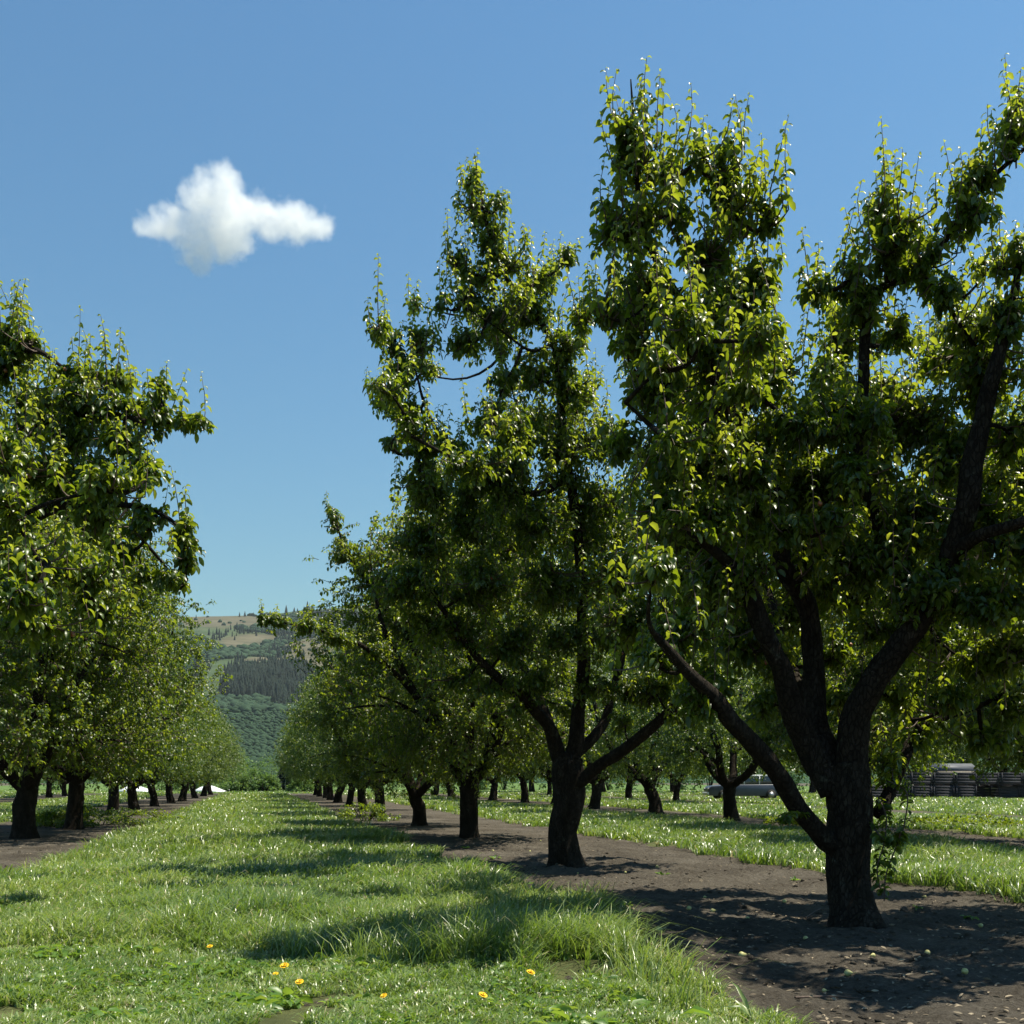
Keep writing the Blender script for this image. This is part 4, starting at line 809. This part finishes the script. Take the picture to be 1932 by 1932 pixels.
def shed():
    X = PX(1800, 76); root = empty('farm_shed', (X, 77, 0)); tag(root, 'small grey gabled shed whose roof peak shows over the bins', 'shed')
    mb = MB(); mb.box((0, 0, .95), (3.0, 2.6, 1.9)); mb.build('wall', M['shedwall'], root)
    mb = MB(); mb.add([(-1.7, -1.5, 1.9), (1.7, -1.5, 1.9), (1.7, 1.5, 1.9), (-1.7, 1.5, 1.9), (-1.7, 0, 2.45), (1.7, 0, 2.45)], [(0, 1, 5, 4), (2, 3, 4, 5), (3, 0, 4), (1, 2, 5), (3, 2, 1, 0)]); mb.build('roof', M['shedroof'], root)
    mb = MB(); mb.box((.4, -1.32, .9), (.8, .04, 1.7)); mb.build('door', M['binwood'], root)
shed()

def car():
    Y = 66.5; X = PX(1405, Y); root = empty('parked_car', (X, Y, 0)); tag(root, 'blue grey estate car with white roof parked beyond the orchard', 'car')
    def prism(prof, w, name, mat, y0=0, bev=.04):
        mb = MB(); n = len(prof); vs = [(x, y0 - w / 2, z) for x, z in prof] + [(x, y0 + w / 2, z) for x, z in prof]
        fs = [tuple(range(n)), tuple(range(n, 2 * n))[::-1]] + [(i, n + i, n + (i + 1) % n, (i + 1) % n)[::1] for i in range(n)]
        mb.add(vs, fs); return mb.build(name, M[mat], root, bevel=bev)
    prism([(-2.4, .32), (-2.42, .72), (-2.25, .88), (-1.2, .96), (2.2, .98), (2.4, .85), (2.42, .34), (1.9, .26), (-1.95, .26)], 1.76, 'body', 'carpaint')
    prism([(-1.15, .97), (-.55, 1.46), (1.95, 1.48), (2.25, .99)], 1.5, 'cabin', 'glass', bev=.02)
    prism([(-.62, 1.465), (-.5, 1.56), (1.9, 1.58), (2.0, 1.47)], 1.54, 'roof', 'white')
    for x in (-.2, .75, 1.6):
        for sy in (-1, 1):
            mb = MB(); mb.box((x, sy * .76, 1.22), (.07, .03, .5)); mb.build('pillar', M['white'], root)
    for x in (-1.5, 1.45):
        for sy in (-1, 1):
            mb = MB(); mb.cyl((x, sy * .70, .33), (x, sy * .91, .33), .33, 24); w_ = mb.build('wheel', M['rubber'], root)
            mb = MB(); mb.cyl((x, sy * .80, .33), (x, sy * .925, .33), .18, 18); mb.build('rim', M['metal'], w_)
    for sx in (-1, 1):
        mb = MB(); mb.box((sx * 2.45, 0, .42), (.10, 1.72, .16)); mb.build('bumper', M['white'], root)
    for sy in (-1, 1):
        mb = MB(); mb.box((-2.42, sy * .65, .68), (.06, .24, .14)); mb.build('headlight', M['metal'], root)
car()
def tunnel(px0, px1, Y, lab):
    x0, x1 = PX(px0, Y), PX(px1, Y); root = empty('white_tunnel', ((x0 + x1) / 2, Y, 0)); tag(root, lab, 'tunnel cover', 'low white plastic tunnels beyond the left row'); L_ = x1 - x0; mb = MB(); n = 14; k = max(4, int(L_ / 1.2)); vs = []
    for i in range(k + 1):
        x = -L_ / 2 + L_ * i / k; e = min(1, (k - i) / 2.0 + .15, i / 1.5 + .15); hh = .75 * e * (1 - .10 * (i % 2))
        for j in range(n + 1):
            a = math.pi * j / n; vs.append((x, -1.3 * math.cos(a) * (.5 + .5 * e), hh * math.sin(a) ** .8))
    fs = [(i * (n + 1) + j, i * (n + 1) + j + 1, (i + 1) * (n + 1) + j + 1, (i + 1) * (n + 1) + j) for i in range(k) for j in range(n)]
    mb.add(vs, fs); o = mb.build('plastic_cover', M['white'], root, True)
    so = o.modifiers.new('solid', 'SOLIDIFY'); so.thickness = .01
    mb = MB()
    for i in range(0, k + 1, 2):
        x = -L_ / 2 + L_ * i / k; mb.cyl((x, -1.32, 0), (x, -1.32, .3), .02, 6); mb.cyl((x, 1.32, 0), (x, 1.32, .3), .02, 6)
    mb.build('pegs', M['metal'], root)
tunnel(222, 290, 108, 'low white plastic tunnel seen between the left trunks'); tunnel(365, 426, 108, 'low white plastic tunnel ending beside the grass alley')

# ------------------------------------------------------------------ shrubs and trees at the far end of the alley
FB = [(395, 1460, 118, 2.4, 3.4, 'pale green bushy tree at far left end of the alley'), (430, 1462, 130, 2.6, 4.0, 'pale green tree behind the end of the white tunnel'), (452, 1480, 112, 1.6, 1.9, 'bright round bush left in the bush row closing the alley'),
      (476, 1478, 114, 1.7, 2.2, 'bright bush in the middle of the row closing the alley'), (500, 1480, 112, 1.6, 1.9, 'bright bush just left of the dark far conifer'), (465, 1455, 150, 4.0, 4.2, 'yellow green tree behind the middle bush of the alley end'),
      (508, 1452, 150, 4.0, 4.6, 'yellow green tree behind the dark far conifer'), (570, 1484, 108, 1.5, 1.4, 'small round bright bush right of the dark far conifer'), (588, 1465, 118, 2.4, 3.6, 'olive green bushy tree right of the dark far conifer'),
      (620, 1465, 118, 2.4, 3.4, 'olive green bushy tree behind the far end of the right row'), (548, 1470, 120, 2.0, 3.4, 'olive bush half hidden by the dark far conifer'), (360, 1465, 118, 2.4, 3.4, 'pale green bushy tree behind the far end of the left row')]
for i, (px, py, Y, rx, h, lab) in enumerate(FB): shrub('far_shrub', PX(px, Y), Y, 60 + i, 1700, rx, rx, h, .30, lab, 'bush', 'bushes closing the far end of the alley')
# a longer hedge of field trees further right and left
for i in range(20):
    X = -62 + i * 6.2 + rg.uniform(-1, 1)
    if -32 < X < -20: continue
    shrub('field_tree', X, 134 + rg.uniform(-4, 4), 90 + i, 1500, 3.6, 3.4, rg.uniform(5, 7.5), .42, 'bushy boundary tree in the line beyond the orchard', 'tree', 'line of boundary trees beyond the orchard')

def conifer_verts(r2, h, r, tiers=7, sides=8, dens=1):
    vs, fs = [], []
    for t in range(tiers):
        z0 = h * (.06 + .90 * t / tiers); z1 = min(h, z0 + h * 1.9 / tiers); rr = r * (1 - t / tiers) ** .85 + r * .06; b = len(vs)
        for i in range(sides * 2):
            a = math.pi * i / sides + r2.uniform(-.1, .1); q_ = rr * (r2.uniform(.85, 1.15) if i % 2 == 0 else r2.uniform(.45, .65)); vs.append((q_ * math.cos(a), q_ * math.sin(a), z0 - (.03 * h if i % 2 == 0 else 0) + r2.uniform(-.01, .01) * h))
        vs.append((0, 0, z1)); fs += [(b + i, b + (i + 1) % (sides * 2), b + sides * 2) for i in range(sides * 2)]
    return vs, fs
def conifer(X, Y, Z, h, r, label, group=None, name='conifer'):
    r2 = random.Random(int(X * 13 + Y)); root = empty(name, (X, Y, Z)); tag(root, label, 'conifer', group)
    mb = MB(); v, f = conifer_verts(r2, h, r, 11, 11); mb.add(v, f); mb.build('crown', M['needle'], root); mb = MB(); mb.cyl((0, 0, -h * .03), (0, 0, h * .9), h * .018, 7, h * .004); mb.build('trunk', M['bark'], root)
conifer(PX(535, 116), 116, 0, 3.3, 1.35, 'dark young conifer at the far end of the grass alley')

# ------------------------------------------------------------------ the hill
prof_Y = np.array([380, 600, 900, 1150, 1350, 1500, 1750, 2050, 2350, 2600, 3000, 4000, 5200.])
prof_p = np.array([1478, 1452, 1398, 1343, 1322, 1290, 1250, 1205, 1178, 1163, 1185, 1260, 1330.])
def hill_z(X, Y):
    X = np.asarray(X, float); Y = np.asarray(Y, float)
    e = HY - np.interp(Y, prof_Y, prof_p)                   # elevation in photo px
    px = HX + X / Y * F
    side = np.interp(px, [-1500, -300, 250, 420, 500, 560, 660, 900, 1500, 3000], [150, 215, 309, 311, 312, 320, 327, 350, 300, 160]) / 309.0
    f = np.clip((Y - 1200) / 1200, 0, 1); e = e * (1 + (side - 1) * f)
    z = e / F * Y
    rel = (vn(X, Y, 420, 201) - .5) * 40 + (vn(X, Y, 160, 202) - .5) * 16 + (vn(X, Y, 60, 203) - .5) * 5
    return z + rel * np.clip((Y - 1150) / 500, 0, 1) * np.clip((2650 - Y) / 500, 0.05, 1) + np.where(Y > 385, 0, -4) + (vn(X, Y, 30, 207) - .5) * 1.2
hx = np.linspace(-.62, .62, 300); hy = np.concatenate([np.arange(380, 1200, 22), np.arange(1200, 2700, 13), np.arange(2700, 5200, 120)])
U, YY = np.meshgrid(hx, hy); XX = U * YY; ZZ = hill_z(XX, YY); nx = len(hx)
i = (np.arange(len(hy) - 1)[:, None] * nx + np.arange(nx - 1)[None]).ravel(); q = np.stack([i, i + 1, i + nx + 1, i + nx], 1)
hme = mesh_np('hill', np.stack([XX.ravel(), YY.ravel(), ZZ.ravel()], 1), q.ravel(), np.full(len(q), 4))
# cover: 0 planted lower slope, .5 scrub green, 1 dry tan grass
def cover(X, Y):
    z = hill_z(X, Y); px = HX + X / Y * F; py = HY - (z - CAMZ) / Y * F
    t = np.where(Y < 1180, 0.0, .45) + (vn(X, Y, 130, 210) - .5) * .25 * (Y > 1180)
    for cx, cy, rx, ry in [(400, 1172, 150, 16), (250, 1172, 160, 14), (585, 1222, 60, 26), (565, 1240, 50, 12), (480, 1208, 55, 13), (440, 1212, 50, 14), (500, 1247, 45, 9), (740, 1230, 100, 30), (600, 1255, 40, 10), (470, 1265, 24, 5)]:
        dd = ((px - cx) / rx) ** 2 + ((py - cy) / ry) ** 2 + (vn(X, Y, 60, 211) - .5) * .8; t = np.maximum(t, np.clip(1.35 - dd, 0, 1))
    return t
fc = hme.attributes.new('cover', 'FLOAT', 'POINT'); fc.data.foreach_set('value', cover(XX.ravel(), YY.ravel()).astype(np.float32))
m, nt = new_mat('hill_ground'); L = nt.links
at = nd(nt, 'ShaderNodeAttribute', attribute_name='cover'); tc = nd(nt, 'ShaderNodeTexCoord')
no = nd(nt, 'ShaderNodeTexNoise', i_Scale=.03, i_Detail=8., i_Roughness=.7); L.new(tc.outputs['Object'], no.inputs['Vector'])
mp = nd(nt, 'ShaderNodeMapping'); mp.inputs['Scale'].default_value = (.25, 1, 1); mp.inputs['Rotation'].default_value = (0, 0, .15); L.new(tc.outputs['Object'], mp.inputs[0])
n3 = nd(nt, 'ShaderNodeTexNoise', i_Scale=.07, i_Detail=3.); L.new(mp.outputs[0], n3.inputs['Vector'])
ma = nd(nt, 'ShaderNodeMath', operation='MULTIPLY_ADD', i_1=.35, i_2=-.175); L.new(no.outputs[0], ma.inputs[0])
ad = nd(nt, 'ShaderNodeMath', operation='ADD'); L.new(at.outputs['Fac'], ad.inputs[0]); L.new(ma.outputs[0], ad.inputs[1])
colr = ramp(nt, ad.outputs[0], [(0, (.034, .068, .034)), (.2, (.038, .072, .035)), (.45, (.058, .084, .042)), (.62, (.080, .096, .052)), (.85, (.092, .090, .056)), (1, (.110, .100, .066))])
mx = nd(nt, 'ShaderNodeMix', data_type='RGBA', blend_type='MULTIPLY'); mx.inputs[0].default_value = .7
L.new(colr, mx.inputs[6]); L.new(ramp(nt, n3.outputs[0], [(.35, (.55, .55, .55)), (.6, (1.15, 1.15, 1.15))]), mx.inputs[7])
b = nd(nt, 'ShaderNodeBsdfPrincipled', i_Roughness=1.0); b.inputs['Specular IOR Level'].default_value = .05; L.new(mx.outputs[2], b.inputs['Base Color'])
o = nd(nt, 'ShaderNodeOutputMaterial'); L.new(b.outputs[0], o.inputs[0]); M['hill'] = m
tag(link('hill', hme, M['hill']), kind='structure')

# conifer forest, hillside scrub, planted lower slope: each reads as one mass
r2 = random.Random(9); rn = np.random.default_rng(9)
def hill_pt(px, Y): X = (px - HX) / F * Y; return X, float(hill_z(np.array([X]), np.array([Y]))[0])
def y_for(px, py):
    """distance at which the slope shows at this height in the photo"""
    Ys = np.linspace(420, 2580, 500); X = (px - HX) / F * Ys; pz = HY - (hill_z(X, Ys) - CAMZ) / Ys * F
    k = np.argmax(pz <= py); return Ys[k] if pz[k] <= py else 2580
protos = []
for j in range(8):
    v, f = conifer_verts(r2, 1.0, .17 + .05 * r2.random(), 5, 4); protos.append((np.array(v), np.array(f)))
FV, FF, nb = [], [], 0
def addtree(X, Y, Z, h):
    global nb
    v, f = protos[r2.randrange(8)]; a = r2.uniform(0, 6.28); c_, s_ = math.cos(a), math.sin(a)
    w = v * h * np.array([r2.uniform(.85, 1.2)] * 2 + [1]); w = np.stack([w[:, 0] * c_ - w[:, 1] * s_ + X, w[:, 0] * s_ + w[:, 1] * c_ + Y, w[:, 2] + Z - 1], 1)
    FV.append(w); FF.append(f + nb); nb += len(w)
zones = [  # centre px,py, radius px, count, height
 (500, 1300, 85, 24, 620, 22), (520, 1278, 75, 18, 380, 21), (545, 1318, 60, 16, 260, 20), (470, 1275, 48, 14, 200, 19), (490, 1250, 60, 8, 120, 18), (540, 1232, 40, 10, 70, 17), (570, 1205, 55, 9, 130, 17), (600, 1190, 50, 8, 110, 17), (440, 1205, 45, 8, 60, 15),
 (500, 1190, 60, 9, 60, 15), (640, 1165, 80, 8, 300, 18), (590, 1157, 40, 4, 90, 17), (700, 1180, 100, 25, 400, 18), (800, 1260, 160, 60, 700, 20), (430, 1190, 60, 7, 40, 14), (150, 1250, 250, 60, 500, 20), (650, 1290, 60, 35, 250, 20), (555, 1253, 30, 8, 60, 17)]
for cx, cy, rx, ry, n_, h in zones:
    for _ in range(n_):
        while True:
            a, b_ = r2.uniform(-1, 1), r2.uniform(-1, 1)
            if a * a + b_ * b_ < 1: break
        px = cx + a * rx; Y = y_for(px, cy + b_ * ry + 4); X, Z = hill_pt(px, Y)
        if cover(np.array([X]), np.array([Y]))[0] > .8 and r2.random() < .85: continue
        if vn(np.array([X]), np.array([Y]), 55, 410)[0] < .30: continue
        addtree(X, Y, Z, h * r2.uniform(.4, 1.3))
FV = np.concatenate(FV); FF = np.concatenate(FF)
tag(link('conifer_forest', mesh_np('conifer_forest', FV, FF.ravel(), np.full(len(FF), 3), False), M['needle']), 'dark conifer forest covering the middle of the hill', 'forest', kind='stuff')
for i, (px, h, lab) in enumerate([(494, 30, 'tallest lone conifer standing on the ridge'), (452, 13, 'small conifer on the ridge left of the tallest one'), (462, 15, 'small ridge conifer next to the tallest one'), (370, 10, 'tiny lone conifer on the bare tan ridge'), (478, 12, 'low ridge conifer just left of the tallest one'),
                                   (540, 22, 'conifer above the reaching pear branch on the ridge'), (580, 26, 'tall conifer on the wooded ridge to the right')]):
    Y = 2560; X, Z = hill_pt(px, Y); conifer(X, Y, Z - 1, h, h * .22, lab, 'lone conifers on the ridge', 'ridge_conifer')
# scrub lumps
def lumps(name, pts, mat, label, cat):
    ico = []
    for j in range(6):
        me_ = bpy.data.meshes.new('t'); import bmesh; bm = bmesh.new(); bmesh.ops.create_icosphere(bm, subdivisions=1, radius=1.0); bm.to_mesh(me_); bm.free()
        v = np.array([list(x.co) for x in me_.vertices]); v *= rn.uniform(.65, 1.2, (len(v), 1)); f = np.array([list(p.vertices) for p in me_.polygons]); ico.append((v, f)); bpy.data.meshes.remove(me_)
    A, B, n_ = [], [], 0
    for (X, Y, Z, r) in pts:
        v, f = ico[r2.randrange(6)]; A.append(v * np.array([r * 1.15, r * 1.15, r * .8]) + np.array([X, Y, Z + r * .35])); B.append(f + n_); n_ += len(v)
    A = np.concatenate(A); B = np.concatenate(B)
    tag(link(name, mesh_np(name, A, B.ravel(), np.full(len(B), 3), False), M[mat]), label, cat, kind='stuff')
pts = []
while len(pts) < 5200:
    px = r2.uniform(230, 760); py = r2.uniform(1160, 1345); Y = y_for(px, py); X, Z = hill_pt(px, Y); cv = cover(np.array([X]), np.array([Y]))[0]
    if cv > .7 and r2.random() < .97 or Y < 1150: continue
    if vn(np.array([X]), np.array([Y]), 90, 300)[0] < .33: continue
    pts.append((X, Y, Z, r2.uniform(3.0, 7.5)))
lumps('hill_scrub', pts, 'hillbush', 'green scrub and broadleaf trees on the upper hillside', 'scrub')
pts = []
for row in range(64):
    Y = 470 + row * 11.0
    for k in range(60):
        px = 250 + k * (460 / 60) + r2.uniform(-3, 3) + (row % 2) * 3; X = (px - HX) / F * Y; Yj = Y + r2.uniform(-4, 4) + X * .08 + 14 * (vn(np.array([X]), np.array([Y]), 60, 77)[0] - .5); X, Z = hill_pt(px, Yj); pts.append((X, Yj, Z, r2.uniform(1.3, 3.6)))
lumps('slope_orchard', pts, 'hillbush', 'distant orchard planted in rows on the lower green slope', 'orchard')

X_, Y_ = grass_zone(rn, 9000, 5, 30, 1.3); kk = ~grass_mask(X_, Y_) & (vn(X_, Y_, .5, 333) > .38); X_, Y_ = X_[kk], Y_[kk]; Z_ = gz(X_, Y_)
lumps('soil_clods', [(x_, y_, z_ - .006, r_) for x_, y_, z_, r_ in zip(X_, Y_, Z_, .006 + .022 * rn.uniform(0, 1, len(X_)) ** 2.5)], 'soil', 'loose dark clods on the bare orchard soil', 'clods')
# ------------------------------------------------------------------ the cloud
def cloud():
    Y0 = 1500.0; k = Y0 / F
    m, nt = new_mat('cloud_vapour'); L = nt.links
    pv = nd(nt, 'ShaderNodeVolumePrincipled'); pv.inputs['Color'].default_value = (1, 1, 1, 1); pv.inputs['Density'].default_value = .042; pv.inputs['Anisotropy'].default_value = .3
    o = nd(nt, 'ShaderNodeOutputMaterial'); L.new(pv.outputs[0], o.inputs['Volume'])
    blobs = [(425, 345, 28, 34), (405, 375, 55, 38), (440, 335, 14, 20), (370, 375, 30, 28), (355, 368, 18, 14), (440, 400, 52, 38), (480, 400, 46, 26), (520, 418, 50, 32), (560, 420, 48, 32), (602, 428, 32, 22), (565, 400, 20, 16), (420, 440, 62, 36), (370, 430, 40, 24),
             (318, 424, 46, 24), (285, 426, 32, 16), (335, 410, 30, 16), (345, 450, 36, 16), (380, 475, 42, 20), (430, 478, 28, 20), (455, 470, 14, 14), (370, 505, 22, 18), (365, 490, 28, 18)]
    ng = bpy.data.node_groups.new('cloud_nodes', 'GeometryNodeTree'); ng.interface.new_socket('Geometry', in_out='INPUT', socket_type='NodeSocketGeometry'); ng.interface.new_socket('Geometry', in_out='OUTPUT', socket_type='NodeSocketGeometry')
    N = ng.nodes; K = ng.links; pos = N.new('GeometryNodeInputPosition'); acc = None
    cx, cz = 440., 415.
    # turbulence: warp the sample position
    nz = N.new('ShaderNodeTexNoise'); nz.inputs['Scale'].default_value = .034; nz.inputs['Detail'].default_value = 5; nz.inputs['Roughness'].default_value = .6; K.new(pos.outputs[0], nz.inputs['Vector'])
    sb = N.new('ShaderNodeVectorMath'); sb.operation = 'SUBTRACT'; K.new(nz.outputs['Color'], sb.inputs[0]); sb.inputs[1].default_value = (.5, .5, .5)
    scv = N.new('ShaderNodeVectorMath'); scv.operation = 'SCALE'; K.new(sb.outputs[0], scv.inputs[0]); scv.inputs['Scale'].default_value = 44
    wp = N.new('ShaderNodeVectorMath'); wp.operation = 'ADD'; K.new(pos.outputs[0], wp.inputs[0]); K.new(scv.outputs[0], wp.inputs[1])
    for (bx, bz, rx, rz_) in blobs:
        c = ((bx - cx) * k, 0, -(bz - cz) * k); s1 = N.new('ShaderNodeVectorMath'); s1.operation = 'SUBTRACT'; K.new(wp.outputs[0], s1.inputs[0]); s1.inputs[1].default_value = c
        s2 = N.new('ShaderNodeVectorMath'); s2.operation = 'DIVIDE'; K.new(s1.outputs[0], s2.inputs[0]); s2.inputs[1].default_value = (rx * k, (rx + rz_) * .5 * k * .9, rz_ * k)
        ln = N.new('ShaderNodeVectorMath'); ln.operation = 'LENGTH'; K.new(s2.outputs[0], ln.inputs[0])
        mr = N.new('ShaderNodeMapRange'); K.new(ln.outputs['Value'], mr.inputs[0]); mr.inputs[1].default_value = 1.38; mr.inputs[2].default_value = .62; mr.inputs[3].default_value = 0; mr.inputs[4].default_value = 1
        if acc is None: acc = mr.outputs[0]
        else:
            mxx = N.new('ShaderNodeMath'); mxx.operation = 'MAXIMUM'; K.new(acc, mxx.inputs[0]); K.new(mr.outputs[0], mxx.inputs[1]); acc = mxx.outputs[0]
    n2 = N.new('ShaderNodeTexNoise'); n2.inputs['Scale'].default_value = .045; n2.inputs['Detail'].default_value = 8; n2.inputs['Roughness'].default_value = .65; K.new(pos.outputs[0], n2.inputs['Vector'])
    mr2 = N.new('ShaderNodeMapRange'); K.new(n2.outputs[0], mr2.inputs[0]); mr2.inputs[1].default_value = .3; mr2.inputs[2].default_value = .7; mr2.inputs[3].default_value = -.75; mr2.inputs[4].default_value = .25
    ad = N.new('ShaderNodeMath'); ad.operation = 'ADD'; K.new(acc, ad.inputs[0]); K.new(mr2.outputs[0], ad.inputs[1])
    # only where a blob is
    gt = N.new('ShaderNodeMath'); gt.operation = 'GREATER_THAN'; K.new(acc, gt.inputs[0]); gt.inputs[1].default_value = .01
    mu = N.new('ShaderNodeMath'); mu.operation = 'MULTIPLY'; mu.use_clamp = True; K.new(ad.outputs[0], mu.inputs[0]); K.new(gt.outputs[0], mu.inputs[1])
    vc = N.new('GeometryNodeVolumeCube'); K.new(mu.outputs[0], vc.inputs['Density']); vc.inputs['Min'].default_value = (-200, -70, -125); vc.inputs['Max'].default_value = (205, 70, 115)
    vc.inputs['Resolution X'].default_value = 260; vc.inputs['Resolution Y'].default_value = 90; vc.inputs['Resolution Z'].default_value = 155
    sm = N.new('GeometryNodeSetMaterial'); sm.inputs['Material'].default_value = m; K.new(vc.outputs[0], sm.inputs[0]); out = N.new('NodeGroupOutput'); K.new(sm.outputs[0], out.inputs[0])
    vol = bpy.data.volumes.new('cloud'); vol.materials.append(m); o = bpy.data.objects.new('cloud', vol); COL.objects.link(o); p = P(cx, cz, Y0); o.location = p
    md = o.modifiers.new('vapour', 'NODES'); md.node_group = ng
    vol.display.density = 1
    tag(o, 'single small white puffy cloud in the blue sky', 'cloud')
cloud()
hz = MB(); hz.box((0, 2900, 295), (8400, 6200, 606)); ho = hz.mesh('haze'); hm, nt = new_mat('haze_air')
pv = nd(nt, 'ShaderNodeVolumePrincipled'); pv.inputs['Color'].default_value = (.80, .90, 1, 1); pv.inputs['Density'].default_value = .00004; pv.inputs['Anisotropy'].default_value = .2
o = nd(nt, 'ShaderNodeOutputMaterial'); nt.links.new(pv.outputs[0], o.inputs['Volume'])
tag(link('haze', ho, hm), 'thin blue summer haze over the valley', 'haze', kind='stuff')
print('DONE')
